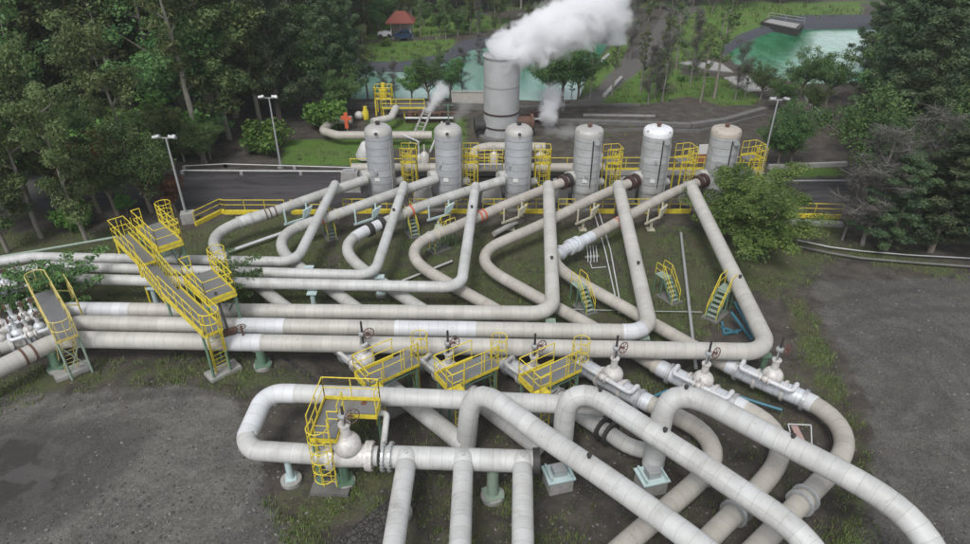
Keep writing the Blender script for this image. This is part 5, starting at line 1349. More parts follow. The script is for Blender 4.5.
mb.build('posts', M['yellow'], t)
q = W(347, 127, 1.0); t = thing('orange_cross', 'bright orange cross-shaped marker above the bent beige pipe', 'marker', xy(q))
mb = MB(); mb.beam(q + V((0, 0, -.1)), q + V((0, 0, 1.25)), .28); mb.beam(q + V((-.42, 0, .85)), q + V((.42, 0, .75)), .26); mb.build('cross', M['orange'], t); mb = MB(); mb.beam(xy(q), q, .08); mb.build('post', M['steel'], t)
for (x, y, w, h_, lab, mt) in ((472, 107, 4.0, 1.5, 'pale pinkish wall panel left of the stack behind the steam', 'plaster'),):
    q = W(x, y, 0); t = thing('wall_panel', lab, 'wall', q); mb = MB(); mb.box(q + V((0, 0, h_ / 2)), (w, .3, h_)); mb.build('panel', M[mt], t); mb = MB(); mb.box(q + V((0, 0, h_ + .04)), (w + .1, .4, .08)); mb.build('coping', M['concrete'], t)
for (x, y, w, hh, lab) in ((430, 121, 4.5, .7, 'long dark machinery skid behind the small left steam puff'), (538, 122, 2.6, .9, 'rusty machinery skid right of the stack base')):
    q = W(x, y, 0); t = thing('machine_skid', lab, 'machinery', q)
    mb = MB(); mb.box(q + V((0, 0, .2)), (w, 1.2, .35)); mb.build('base_frame', M['maroon'], t)
    mb = MB()
    for k in range(5): c = q + V((-w / 2 + (k + .5) * w / 5, random.uniform(-.2, .2), .4)); mb.cyl(c, c + V((0, 0, random.uniform(.4, 1.1) * hh)), random.uniform(.15, .3), 12); mb.cyl(c + V((0, 0, .4)), c + V((w / 6, 0, .4)), .1, 8)
    mb.build('fittings', M['rust'], t)
    mb = MB(); mb.cyl(q + V((-w / 2, -.7, .5)), q + V((w / 2, -.7, .5)), .12, 10); mb.build('feed_pipe', M['steel'], t)
# board, slabs, timbers
q = W(702, 164, 0); t = thing('sign_board', 'upright board, white above and rusty orange below, behind the white-capped and tan tanks', 'board', q)
mb = MB(); mb.box(q + V((0, 0, 1.25)), (1.0, .06, .8), rz=.12); mb.build('white_panel', M['signwhite'], t); mb = MB(); mb.box(q + V((0, 0, .45)), (1.0, .06, .76), rz=.12); mb.build('rusty_panel', M['signorange'], t)
def slabthing(name, label, pts, z, mat, cat='slab'):
    P = [W(x, y, 0) for x, y in pts]; P2 = [(p.x, p.y) for p in P]
    a = sum(P2[i][0] * P2[(i + 1) % len(P2)][1] - P2[(i + 1) % len(P2)][0] * P2[i][1] for i in range(len(P2)))
    if a < 0: P2 = P2[::-1]
    mb = MB(); mb.prism(P2, -.1, z); o = mb.build(name, M[mat]); tag(o, label, cat)
slabthing('concrete_slab', 'pale concrete slab nearest the green pond beside the dark yard', [(723, 79), (748, 93), (777, 90), (762, 79), (742, 76)], .14, 'concrete')
slabthing('concrete_slab', 'pale concrete slab furthest left of the green pond on the lawn', [(678, 64), (712, 71), (733, 73), (722, 65), (704, 60)], .14, 'concrete')
slabthing('concrete_slab', 'narrow pale strip running down the dark slope right of the lamp post', [(803, 97), (807, 95), (824, 117), (820, 119)], .12, 'concrete')
slabthing('timber_beam', 'pale timber kerb lying left of the diagonal gravel track', [(591, 69), (608, 55), (610, 56), (594, 71)], .25, 'concrete', 'kerb')
slabthing('timber_beam', 'pale timber kerb lying right of the diagonal gravel track', [(602, 97), (620, 78), (623, 79), (606, 98)], .25, 'concrete', 'kerb')
# floating dock in the green pond
P = W(781, 29, 0); t = thing('floating_dock', 'dark floating dock with a pale deck at the far side of the green pond', 'dock', (P.x, P.y, -.5))
c1 = [W(760, 25, 0), W(798, 33, 0), W(803, 28, 0), W(767, 22, 0)]
mb = MB(); mb.prism([(p.x, p.y) for p in c1], -.7, .45); mb.build('hull', M['dark'], t)
cc = sum((p for p in c1), V((0, 0, 0))) / 4; mb = MB(); mb.prism([tuple((cc + (p - cc) * .82)[:2]) for p in c1], .45, .55); mb.build('deck', M['concrete'], t)
mb = MB(); rail_mb(mb, [V((p.x, p.y, .5)) for p in (c1[3], c1[2])], .9, 2.5, rr=.04); mb.build('railing', M['steel'], t)
# pavilion and cars
def house():
    p = W(402, 37, 0); t = thing('pavilion', 'small open pavilion with a red hipped roof on the lawn beyond the left pond', 'pavilion', p)
    w, d, hh = 3.0, 2.5, 2.2
    for sx in (-1, 0, 1):
        for sy in (-1, 1): mb = MB(); mb.beam(p + V((sx * w * .45, sy * d * .42, 0)), p + V((sx * w * .45, sy * d * .42, hh)), .16); mb.build('post', M['plaster'], t)
    mb = MB(); mb.box(p + V((0, d * .42, hh / 2)), (w * .9, .15, hh)); mb.build('wall', M['plaster'], t)
    mb = MB(); e = .55; A = [p + V((sx * (w / 2 + e), sy * (d / 2 + e), hh)) for sx, sy in ((-1, -1), (1, -1), (1, 1), (-1, 1))]; B = [p + V((-w * .22, 0, hh + 1.3)), p + V((w * .22, 0, hh + 1.3))]
    lo = [q + V((0, 0, -.1)) for q in A]
    mb.add(A + B + lo, [(0, 1, 5, 4), (1, 2, 5), (2, 3, 4, 5), (3, 0, 4), (9, 8, 7, 6)[::1], (0, 6, 7, 1), (1, 7, 8, 2), (2, 8, 9, 3), (3, 9, 6, 0)]); mb.build('roof', M['roof'], t)
    mb = MB(); mb.box(p + V((0, 0, .06)), (w + .4, d + .4, .14)); mb.build('floor_slab', M['concrete'], t)
house()
def car(px, py, rz, label, paint, L=3.9, h=1.5):
    t = thing('parked_car', label, 'car', (0, 0, 0), 'cars parked by the red-roofed pavilion'); w = L * .42
    side = [(-L / 2, .35), (-L / 2, .8), (-L * .33, .92), (-L * .12, .98), (L * .46, .98), (L / 2, .8), (L / 2, .35)]
    mb = MB(); n = len(side); mb.add([(x, -w / 2, z) for x, z in side] + [(x, w / 2, z) for x, z in side], [tuple(range(n)), tuple(range(n, 2 * n))[::-1]] + [(i, n + i, n + (i + 1) % n, (i + 1) % n) for i in range(n)]); mb.build('body', paint, t)
    cab = [(-L * .22, .97), (-L * .06, h), (L * .34, h), (L * .44, .97)]; mb = MB(); n = 4
    mb.add([(x, -w * .44, z) for x, z in cab] + [(x, w * .44, z) for x, z in cab], [tuple(range(n)), tuple(range(n, 2 * n))[::-1]] + [(i, n + i, n + (i + 1) % n, (i + 1) % n) for i in range(n)]); mb.build('windows', M['glass'], t)
    mb = MB(); mb.box((L * .14, 0, h + .02), (L * .42, w * .84, .06)); mb.build('roof', paint, t)
    for x in (-L * .32, L * .32):
        for s_ in (-1, 1): mb = MB(); mb.cyl((x, s_ * w * .40, .33), (x, s_ * w * .52, .33), .33, 16); mb.build('wheel', M['dark'], t)
    p = W(px, py, 0); t.location = (p.x, p.y, gz(p)); t.rotation_euler = (0, 0, rz)
car(403, 40.5, .3, 'dark blue car parked before the red-roofed pavilion', M['carblue'], 2.4, 1.3)
car(385, 38.5, .1, 'white car parked left of the red-roofed pavilion', M['carwhite'], 1.9, .9)

# stone revetments
m, nt, bb = new_mat('stone_pitching'); g = NT(nt); ob = g.coord('Object')
vo = g.n('ShaderNodeTexVoronoi', feature='DISTANCE_TO_EDGE'); vo.inputs['Scale'].default_value = 5.5; g.l(ob, vo.inputs['Vector'])
vc = g.n('ShaderNodeTexVoronoi'); vc.inputs['Scale'].default_value = 5.5; g.l(ob, vc.inputs['Vector'])
e = g.ramp(vo.outputs['Distance'], .02, .09)
g.l(g.mix(e, (.022, .02, .018), g.mix(g.math('MULTIPLY', vc.outputs['Color'], 1.0), (.04, .038, .035), (.085, .08, .074))), bb.inputs['Base Color']); bb.inputs['Roughness'].default_value = .9; g.bump(e, .8, .05, bb)
M['stone'] = m
def revet(label, top, bot, z0, z1):
    mb = MB(); n = len(top); A = [W(x, y, z0) for x, y in top]; B = [W(x, y, z1) for x, y in bot]; Cc = [V((p.x, p.y, -.9)) for p in A]; D = [V((p.x, p.y, -.9)) for p in B]
    vs = A + B + Cc + D; fs = []
    for i in range(n - 1): fs += [(i, i + 1, n + i + 1, n + i), (i, 2 * n + i, 2 * n + i + 1, i + 1), (n + i, n + i + 1, 3 * n + i + 1, 3 * n + i)]
    fs += [(0, n, 3 * n, 2 * n), (n - 1, 3 * n - 1, 4 * n - 1, 2 * n - 1)]
    mb.add(vs, fs); o = mb.build('stone_revetment', M['stone']); tag(o, label, 'stone wall')
revet('sloping dark stone pitching left of the leftmost branch pipe', [(318, 552), (352, 528), (386, 500), (404, 482), (424, 470)], [(362, 556), (386, 540), (408, 515), (420, 500), (438, 482)], .12, -.30)
revet('narrow dark stone edge running from under the steam mains to the loop pipe', [(281, 357), (302, 372), (324, 388), (345, 408)], [(287, 355), (309, 369), (331, 384), (352, 402)], .07, -.05)
# ---------------------------------------------------------------- trees
LEAF = {
 'euc': leaf_mat('eucalypt_leaves', (.050, .078, .028), (.115, .155, .060), (.17, .18, .09)),
 'dark': leaf_mat('dark_leaves', (.042, .080, .030), (.090, .150, .052), (.13, .18, .07)),
 'con': leaf_mat('cypress_sprays', (.040, .066, .036), (.085, .120, .058), (.12, .14, .08)),
 'bright': leaf_mat('bright_leaves', (.05, .11, .025), (.11, .20, .05), (.16, .23, .07)),
 'yel': leaf_mat('yellow_green_leaves', (.052, .090, .024), (.120, .175, .050), (.18, .21, .08)),
 'red': leaf_mat('reddish_leaves', (.07, .040, .022), (.14, .07, .035), (.12, .10, .04)),
 'twig': leaf_mat('bare_twigs', (.034, .033, .028), (.058, .056, .048), (.07, .066, .056), .05),
}
def leaves_mesh(cl, n_per, size, mat, aspect=1.6, droop=.0, seed=0):
    """cl: array of clump (x,y,z,rx,rz); many leaf-sized quads spread through each"""
    r = np.random.default_rng(seed); K = len(cl); N = K * n_per
    cl = np.asarray(cl, float); C = np.repeat(cl, n_per, 0)
    u = r.normal(size=(N, 3)); u /= np.linalg.norm(u, axis=1)[:, None]
    rad = r.random(N) ** .45
    P = C[:, :3] + u * rad[:, None] * np.stack([C[:, 3], C[:, 3], C[:, 4]], 1)
    nrm = u * .7 + r.normal(size=(N, 3)) * .6; nrm[:, 2] += .5; nrm /= np.linalg.norm(nrm, axis=1)[:, None]
    t = r.normal(size=(N, 3)); t[:, 2] -= droop; t -= nrm * (t * nrm).sum(1)[:, None]; t /= np.linalg.norm(t, axis=1)[:, None]
    b = np.cross(nrm, t); s = size * r.uniform(.6, 1.3, N)[:, None]
    l = s * aspect * .5; w = s * .5
    vs = np.stack([P - t * l, P + b * w * .9 - t * l * .1, P + t * l, P - b * w * .9 + t * l * .15], 1).reshape(-1, 3)
    f = np.arange(N * 4).reshape(-1, 4)
    me = bpy.data.meshes.new('crown'); me.from_pydata(vs.tolist(), [], f.tolist())
    tone = np.repeat(np.repeat(r.random(K), n_per) * .8 + .2 * r.random(N), 4).astype(np.float32)
    me.attributes.new('tone', 'FLOAT', 'POINT').data.foreach_set('value', tone)
    me.attributes.new('leaf', 'FLOAT', 'POINT').data.foreach_set('value', np.repeat(r.random(N), 4).astype(np.float32))
    me.materials.append(mat); return me
def proto(kind, seed):
    """returns (trunk mesh, crown mesh, nominal height)"""
    r = random.Random(seed); mb = MB(); H = 10.0; cl = []
    def limb(a, d, L, rad, n=5, curve=.25, up=.2):
        pts = [V(a)]; d = V(d).normalized()
        for i in range(n):
            d = (d + V((r.uniform(-curve, curve), r.uniform(-curve, curve), r.uniform(-curve, curve) + up * .3))).normalized(); pts.append(pts[-1] + d * L / n)
        mb.tube(pts, rad, 6, r1=rad * .25); return pts
    if kind in ('euc', 'slim'):
        lean = V((r.uniform(-.06, .06), r.uniform(-.06, .06), 1)); tr = [V((0, 0, 0))]
        for i in range(10): lean = (lean + V((r.uniform(-.05, .05), r.uniform(-.05, .05), .1))).normalized(); tr.append(tr[-1] + lean * H * .095)
        mb.tube(tr, .16, 8, r1=.035)
        lo = 2 if kind == 'euc' else 4
        for i in range(lo, 11):
            for k in range(3):
                a = r.uniform(0, 6.28); L = r.uniform(1.0, 2.3) * (1.15 - abs(i - 7) * .12) * (1 if kind == 'euc' else .55)
                p = limb(tr[i], (math.cos(a), math.sin(a), r.uniform(.35, 1.0)), L, .05)
                for q in (p[-1], p[3], p[-1] + V((r.uniform(-.5, .5), r.uniform(-.5, .5), r.uniform(-.2, .5)))):
                    cl.append((q.x, q.y, q.z + .1, r.uniform(.35, .75) * (1 if kind == 'euc' else .7), r.uniform(.28, .55) * (1 if kind == 'euc' else .6)))
        cl.append((*tr[-1], .6, .6)); return mb, leaves_mesh(cl, 115 if kind == 'euc' else 34, .115, LEAF['euc'], 2.0, .8, seed), 10.2
    if kind in ('broad', 'bright', 'red'):
        tr = [V((0, 0, 0)), V((r.uniform(-.2, .2), r.uniform(-.2, .2), 1.5)), V((r.uniform(-.3, .3), r.uniform(-.3, .3), 3.2))]
        mb.tube(tr, .2, 8, r1=.12)
        for k in range(13):
            a = k * 2.4 + r.uniform(-.3, .3); st = tr[1].lerp(tr[2], r.random()); el = r.uniform(.5, 2.4)
            p = limb(st, (math.cos(a), math.sin(a), el), r.uniform(3, 5.6) * (1.0 if el > .9 else .75), .09)
            for q in p[2:]:
                for _ in range(2): cl.append((q.x + r.uniform(-.7, .7), q.y + r.uniform(-.7, .7), q.z + r.uniform(-.2, .8), r.uniform(.5, 1.0), r.uniform(.35, .7)))
        return mb, leaves_mesh(cl, 105, .135, LEAF[{'broad': 'dark', 'bright': 'bright', 'red': 'red'}[kind]], 1.5, .3, seed), max(c[2] for c in cl) + .4
    if kind == 'conifer':
        tr = [V((0, 0, 0))]
        for i in range(10): tr.append(tr[-1] + V((r.uniform(-.06, .06), r.uniform(-.06, .06), 1)))
        mb.tube(tr, .17, 8, r1=.03)
        for i in range(46):
            z = .8 + 9.0 * (i / 46); a = i * 2.4 + r.uniform(-.4, .4); L = (2.5 * (1 - (z / 10.6)) ** .75 + .25) * r.uniform(.65, 1.2)
            st = V((0, 0, z)); p = limb(st, (math.cos(a), math.sin(a), .25), L, .035, 4, .12, .3)
            for q in p[1:]: cl.append((q.x, q.y, q.z, r.uniform(.28, .5), r.uniform(.16, .36)))
        return mb, leaves_mesh(cl, 150, .075, LEAF['con'], 3.0, .1, seed), 10.3
    if kind == 'acacia':     # broad low spreading crown
        tr = [V((0, 0, 0)), V((.1, 0, .6)), V((.0, .1, 1.2))]; mb.tube(tr, .2, 8, r1=.15)
        for k in range(22):
            a = k * 2.4; el = r.uniform(.25, 1.6); p = limb(tr[1].lerp(tr[2], r.random()), (math.cos(a), math.sin(a), el), r.uniform(1.7, 4.6), .07, 6, .3, .1)
            for q in p[2:]:
                for _ in range(2): cl.append((q.x + r.uniform(-.4, .4), q.y + r.uniform(-.4, .4), q.z + r.uniform(.0, .5), r.uniform(.25, .75), r.uniform(.16, .38)))
        return mb, leaves_mesh(cl, 260, .075, LEAF['yel'], 1.5, .0, seed), max(c[2] for c in cl) + .3
    if kind == 'sparse':     # delicate small tree, layered fans
        tr = [V((0, 0, 0)), V((.1, 0, .8)), V((.2, .1, 1.8)), V((.2, .1, 2.6))]; mb.tube(tr, .06, 7, r1=.03)
        for k in range(16):
            a = k * 2.4; p = limb(tr[1].lerp(tr[3], k / 16), (math.cos(a), math.sin(a), .35), r.uniform(1.2, 2.2), .025, 5, .25, .05)
            for q in p[1:]: cl.append((q.x, q.y, q.z, r.uniform(.25, .48), r.uniform(.05, .15)))
        return mb, leaves_mesh(cl, 42, .10, LEAF['dark'], 1.8, .0, seed), 3.1
    if kind == 'bush':
        for k in range(9): a = k * 2.4; p = limb((0, 0, 0), (math.cos(a), math.sin(a), r.uniform(.4, 2)), r.uniform(.9, 1.7), .04); cl += [(q.x, q.y, q.z + .1, r.uniform(.3, .55), r.uniform(.25, .45)) for q in p[1:]]
        return mb, leaves_mesh(cl, 90, .12, LEAF['bright'], 1.5, 0, seed), 2.0
    if kind == 'dead':
        tr = [V((0, 0, 0))]
        for i in range(9): tr.append(tr[-1] + V((r.uniform(-.12, .12), r.uniform(-.12, .12), 1)))
        mb.tube(tr, .13, 7, r1=.03)
        for i in range(2, 10):
            for k in range(4):
                a = r.uniform(0, 6.28); p = limb(tr[i], (math.cos(a), math.sin(a), r.uniform(.3, 1.2)), r.uniform(1.2, 2.6) * (1.2 - i * .06), .045, 6, .3, .1)
                for q in p[2:]:
                    for _ in range(3): b2 = r.uniform(0, 6.28); limb(q, (math.cos(b2), math.sin(b2), r.uniform(.1, 1)), r.uniform(.4, 1.0), .016, 3, .4, .1)
                    cl.append((q.x, q.y, q.z, .6, .5))
        return mb, leaves_mesh(cl, 60, .022, LEAF['twig'], 16, .0, seed), 9.8
PROTO = {}
BARK = {'euc': 'barkpale', 'slim': 'barkpale', 'broad': 'bark', 'bright': 'bark', 'red': 'bark', 'conifer': 'bark', 'acacia': 'bark', 'sparse': 'barkgrey', 'bush': 'bark', 'dead': 'barkgrey'}
def get_proto(kind, var):
    k = (kind, var)
    if k not in PROTO:
        mb, crown, h = proto(kind, 100 * sum(map(ord, kind)) + var)
        me = bpy.data.meshes.new('trunk'); me.from_pydata(mb.v, [], mb.f); me.polygons.foreach_set('use_smooth', mb.sm); me.materials.append(M[BARK[kind]])
        PROTO[k] = (me, crown, h)
    return PROTO[k]
NAMES = {'euc': 'eucalyptus_tree', 'slim': 'slim_tree', 'broad': 'broadleaf_tree', 'bright': 'leafy_tree', 'red': 'reddish_tree', 'conifer': 'cypress_tree', 'acacia': 'spreading_tree', 'sparse': 'young_tree', 'bush': 'bush', 'dead': 'bare_tree'}
def tree(kind, x, y, h, label, group=None, sx=1.0, var=None, rz=None, leaf=None, cat='tree'):
    var = random.randrange(4) if var is None else var
    tm, cm, h0 = get_proto(kind, var); s_ = h / h0
    e = bpy.data.objects.new(NAMES[kind], None); COL.objects.link(e); e.location = (x, y, float(ground_z(np.array([x]), np.array([y]))[0]) - .05)
    e.rotation_euler = (0, 0, random.uniform(0, 6.28) if rz is None else rz); e.scale = (s_ * sx, s_ * sx, s_)
    t_ = bpy.data.objects.new('trunk', tm); c_ = bpy.data.objects.new('crown', cm)
    for o in (t_, c_): COL.objects.link(o); o.parent = e
    tag(e, label, cat, group); return e
def tpx(kind, bx, by, ty, label, group=None, **k):
    p = W(bx, by, 0); return tree(kind, p.x, p.y, height_for(p.y, ty), label, group, **k)
def forest(poly_w, step, kinds, hrange, group, labels, jit=.42, sx=(1.0, 1.3), seed=1, keepout=()):
    rr = random.Random(seed); P = np.array(poly_w); x0, y0_ = P.min(0); x1, y1_ = P.max(0); n = 0
    y = y0_; row = 0
    while y < y1_:
        x = x0 + (row % 2) * step / 2
        while x < x1:
            px_, py_ = x + rr.uniform(-jit, jit) * step, y + rr.uniform(-jit, jit) * step
            x += step
            if sdist(P, np.array([px_]), np.array([py_]))[0] < 0: continue
            # only what the photograph can show
            d = py_ * cT + 12 * sT
            if abs(px_ / d * FPX) > 560: continue
            if any(math.hypot(px_ - a, py_ - c) < rad for a, c, rad in keepout): continue
            k = rr.choices([q[0] for q in kinds], [q[1] for q in kinds])[0]
            h = rr.uniform(*hrange) * (.72 if k in ('broad', 'bright', 'red') else 1)
            tree(k, px_, py_, h, labels[k], group, sx=rr.uniform(*sx), var=rr.randrange(4)); n += 1
        y += step * .87; row += 1
    return n
LBL = lambda where: {'euc': 'pale-trunked eucalyptus with olive leaves in the ' + where, 'slim': 'slim pale-trunked tree in the ' + where, 'broad': 'dark broadleaf tree in the ' + where,
                     'bright': 'fresh green leafy tree in the ' + where, 'conifer': 'dark feathery cypress in the ' + where, 'dead': 'bare grey tree in the ' + where, 'red': 'reddish brown tree in the ' + where}
# left wood behind the road
A = lambda x, y: tuple(W(x, y, 0)[:2])
fl = [(-62, 51), (-27, 51), (-19, 53), (-16.5, 58), (-16.5, 62), (-18, 70), (-19, 80), (-21, 92), (-17, 104), (-24, 122), (-100, 122), (-85, 60)]
n1 = forest(fl, 4.2, [('euc', 6), ('broad', 3), ('slim', 2), ('conifer', .6), ('dead', .3)], (12.5, 17.5), 'trees of the wood on the left', LBL('left wood behind the road'), seed=3)
# wood at the back between and behind the ponds
fb = [(-24, 112), (-8, 113), (6, 118), (24, 122), (34, 122), (60, 124), (60, 138), (-30, 138)]
n2 = forest(fb, 4.6, [('euc', 5), ('broad', 4), ('conifer', 1), ('bright', .6)], (9, 14), 'trees of the wood at the back', LBL('wood beyond the two ponds'), seed=5)
# right wood
fr = [(28.5, 41.5), (60, 38), (75, 60), (100, 112), (66, 112), (56, 95), (47, 80), (38, 64), (33, 56)]
n3 = forest(fr, 4.4, [('conifer', 6), ('euc', 2), ('broad', 2), ('dead', .5)], (11.0, 15.5), 'trees of the wood on the right', LBL('right wood'), seed=8)
print('forest', n1, n2, n3)
# undergrowth along the edge of the left wood
rr_ = random.Random(4)
for i in range(34):
    px_ = rr_.uniform(4, 345); py_ = rr_.uniform(146, 166) if px_ < 285 else rr_.uniform(128, 140)
    if 265 < px_ < 296 and py_ > 150: continue
    k_ = rr_.choice(['broad', 'broad', 'bush', 'euc'])
    tpx(k_, px_, py_, py_ - rr_.uniform(28, 60), {'broad': 'low dark leafy tree', 'bush': 'green bush', 'euc': 'low olive green tree'}[k_] + ' at the foot of the left wood', 'undergrowth of the left wood', sx=1.25, cat='bush' if k_ == 'bush' else 'tree')
for i in range(26):
    px_, py_ = rr_.choice([(rr_.uniform(600, 720), rr_.uniform(22, 100)), (rr_.uniform(590, 700), rr_.uniform(70, 104)), (rr_.uniform(735, 800), rr_.uniform(66, 90)), (rr_.uniform(372, 480), rr_.uniform(8, 36))])
    if abs((px_ - 600) - (105 - py_) * .95) < 26: continue
    if 720 < px_ < 780 and 74 < py_ < 95: continue
    tpx('bush', px_, py_, py_ - rr_.uniform(5, 11), 'small green shrub on the open lawns around the ponds', 'shrubs on the lawns', sx=1.2, cat='bush')
# nearer left trees with visible trunks (named one by one)
for a in (('euc', 8, 252, 110, 'leaning pale-trunked tree at the left edge, nearest the grass'), ('euc', 42, 238, 78, 'pale-trunked eucalyptus standing on the grass left of the bright bush'),
          ('euc', 88, 243, 100, 'tree with a long bare leaning trunk just right of the bright bush'), ('broad', -20, 232, 85, 'dense dark tree cut by the left edge of the picture'),
          ('broad', 118, 215, 128, 'dark bushy tree behind the far end of the yellow walkway'), ('broad', 152, 212, 118, 'rounded green tree left of the lamp post on the block'),
          ('red', 100, 213, 132, 'reddish brown bushy tree left of the lamp post on the block'), ('euc', 60, 215, 50, 'tall eucalyptus rising behind the leftmost grass strip'), ('euc', 12, 214, 45, 'tall olive green eucalyptus near the upper left edge'),
          ('euc', 140, 190, 30, 'tall eucalyptus before the wood above the reddish tree'), ('broad', 30, 205, 100, 'dark dense tree behind the leftmost trunks'), ('broad', 78, 205, 110, 'dark dense tree right behind the bright bush')):
    tpx(a[0], a[1], a[2], a[3], a[4], sx=1.0)
tpx('red', 176, 212, 172, 'low rusty brown bush beside the yellow railing and lamp post', sx=1.2, cat='bush')
tpx('bright', 128, 215, 190, 'low fresh green shrub left of the rusty bush', sx=1.0, cat='bush')
tpx('bush', 79, 228, 198, 'round bright green bush on the grass before the left wood', sx=1.15, cat='bush')
tpx('sparse', 66, 318, 262, 'small leafy tree growing between the steam mains by the left footbridge', sx=1.15, var=0, cat='tree')
tpx('sparse', 36, 312, 270, 'second small leafy tree just behind the left footbridge', sx=1.1, var=1)
tpx('sparse', 240, 305, 262, 'thin dark-leaved tree right of the raised platforms among the steam mains', sx=1.15, var=2)
# spreading tree before the rightmost tank
tpx('acacia', 745, 246, 166, 'broad yellow-green spreading tree over the road railing right of the tanks', sx=1.42, var=0)
tpx('broad', 733, 212, 160, 'bright green upper crown rising behind the spreading tree', sx=.95, var=1)
tpx('broad', 790, 168, 100, 'dark green rounded tree right behind the right-hand lamp post', sx=1.0)
tpx('broad', 778, 168, 112, 'smaller dark green tree behind the right-hand lamp post', sx=1.0)
tpx('dead', 862, 245, 130, 'large bare grey tree before the right wood', sx=1.5, var=0)
tpx('dead', 905, 232, 110, 'second bare grey tree right of the large one', sx=1.3, var=1)
tpx('dead', 842, 240, 170, 'low bare grey tree at the left foot of the right wood', sx=1.4, var=2)
tpx('broad', 862, 205, 88, 'fresh green rounded tree in front of the right wood', sx=1.0)
tpx('conifer', 885, 250, 150, 'dark cypress at the foot of the right wood by the grey lines', sx=1.5)
tpx('conifer', 930, 252, 120, 'dark cypress further right at the foot of the wood', sx=1.5)
tpx('conifer', 980, 256, 90, 'tall dark cypress at the right edge of the picture', sx=1.5)
tpx('conifer', 893, 185, 0, 'tall dark feathery tree at the left corner of the right wood', sx=1.2)
for x, y, ty, k, lab in ((800, 98, 48, 'broad', 'spreading olive tree before the green pond, left one'), (826, 104, 45, 'broad', 'spreading olive tree before the green pond, right one'), (655, 97, 20, 'slim', 'slim dark tree in the lawn right of the gravel track'),
                    (714, 99, -5, 'slim', 'tall slim tree between the two ponds with its foot by the slab'), (700, 103, 28, 'slim', 'slim tree standing on the dark yard left of the tall one'), (640, 93, 30, 'slim', 'small slim tree right beside the gravel track'),
                    (562, 98, 22, 'broad', 'dark-leaved tree in the steam right of the stack'), (548, 99, 44, 'broad', 'low dark tree between the stack and the right steam puff'), (572, 92, 60, 'slim', 'slim tree standing right of the steaming stack'), (429, 103, 50, 'broad', 'grey green tree before the left pond near the stack'), (412, 101, 62, 'bright', 'bright green low tree before the left pond'),
                    (450, 100, 55, 'broad', 'dark tree directly left of the stack top'), (383, 102, 66, 'dead', 'small bare tree before the pale water of the left pond'), (350, 106, -14, 'conifer', 'tall dark feathery tree on the left bank of the left pond'), (368, 96, 22, 'slim', 'slim dark tree at the left corner of the left pond'),
                    (334, 114, -16, 'conifer', 'big dark feathery tree left of the orange cross'), (325, 108, 5, 'broad', 'dark dense tree behind the orange cross'), (345, 118, 62, 'broad', 'low dense tree right behind the orange cross'), (386, 46, 36, 'bush', 'small round bush before the white car')):
    tpx(k, x, y, ty, lab, sx=1.05 if k != 'broad' else 1.0)
for i, (x, y, ty, k) in enumerate(((625, 30, -20, 'dead'), (648, 22, -20, 'euc'), (672, 40, -30, 'dead'), (600, 17, -22, 'euc'), (745, 5, -20, 'slim'), (780, 4, -22, 'broad'), (420, 36, 0, 'slim'), (446, 38, -6, 'euc'), (470, 32, -18, 'euc'), (365, 38, -14, 'euc'), (378, 30, -12, 'broad'), (500, 24, -20, 'broad'), (530, 20, -24, 'euc'), (560, 18, -24, 'broad'))):
    tpx(k, x, y, ty, LBL('ground around the two ponds')[k], 'scattered trees around the ponds', sx=1.1)

for i, (x, y, ty, k) in enumerate(((372, 34, 4, 'broad'), (388, 26, -8, 'broad'), (404, 24, -10, 'euc'), (424, 27, -2, 'broad'), (440, 34, 8, 'broad'), (458, 36, 2, 'broad'), (478, 34, 0, 'dead'), (494, 34, -6, 'euc'), (350, 70, 10, 'conifer'), (590, 34, 8, 'broad'), (578, 96, 38, 'broad'), (612, 96, 20, 'slim'), (630, 60, -10, 'dead'), (662, 102, 30, 'dead'), (676, 70, -5, 'slim'), (690, 84, 10, 'dead'), (720, 40, -10, 'slim'), (735, 100, 40, 'dead'), (590, 100, 46, 'slim'), (648, 104, 44, 'dead'), (604, 30, -18, 'broad'), (636, 14, -24, 'euc'), (660, 10, -24, 'broad'), (690, 6, -26, 'euc'), (712, 14, -22, 'dead'), (728, 8, -22, 'broad'), (585, 22, -14, 'dead'), (480, 60, 22, 'dead'), (462, 98, 48, 'dead'), (440, 100, 46, 'slim'), (395, 98, 60, 'dead'), (760, 100, 62, 'broad'), (745, 98, 60, 'slim'), (782, 112, 70, 'broad'), (812, 120, 80, 'broad'))):
    tpx(k, x, y, ty, LBL('ground around the two ponds')[k], 'scattered trees around the ponds', sx=1.0, var=i % 4)
# ---------------------------------------------------------------- haze
mb = MB(); mb.box((0, 1650, 16), (5400, 4100, 36.0)); m = bpy.data.materials.new('haze'); m.use_nodes = True; nt = m.node_tree; nt.nodes.clear(); g = NT(nt)
out = g.n('ShaderNodeOutputMaterial'); vol = g.n('ShaderNodeVolumePrincipled'); g.l(vol.outputs[0], out.inputs['Volume'])
vol.inputs['Color'].default_value = (.93, .96, 1, 1); vol.inputs['Density'].default_value = .0003
hz = mb.build('haze', m); tag(hz, kind='stuff')
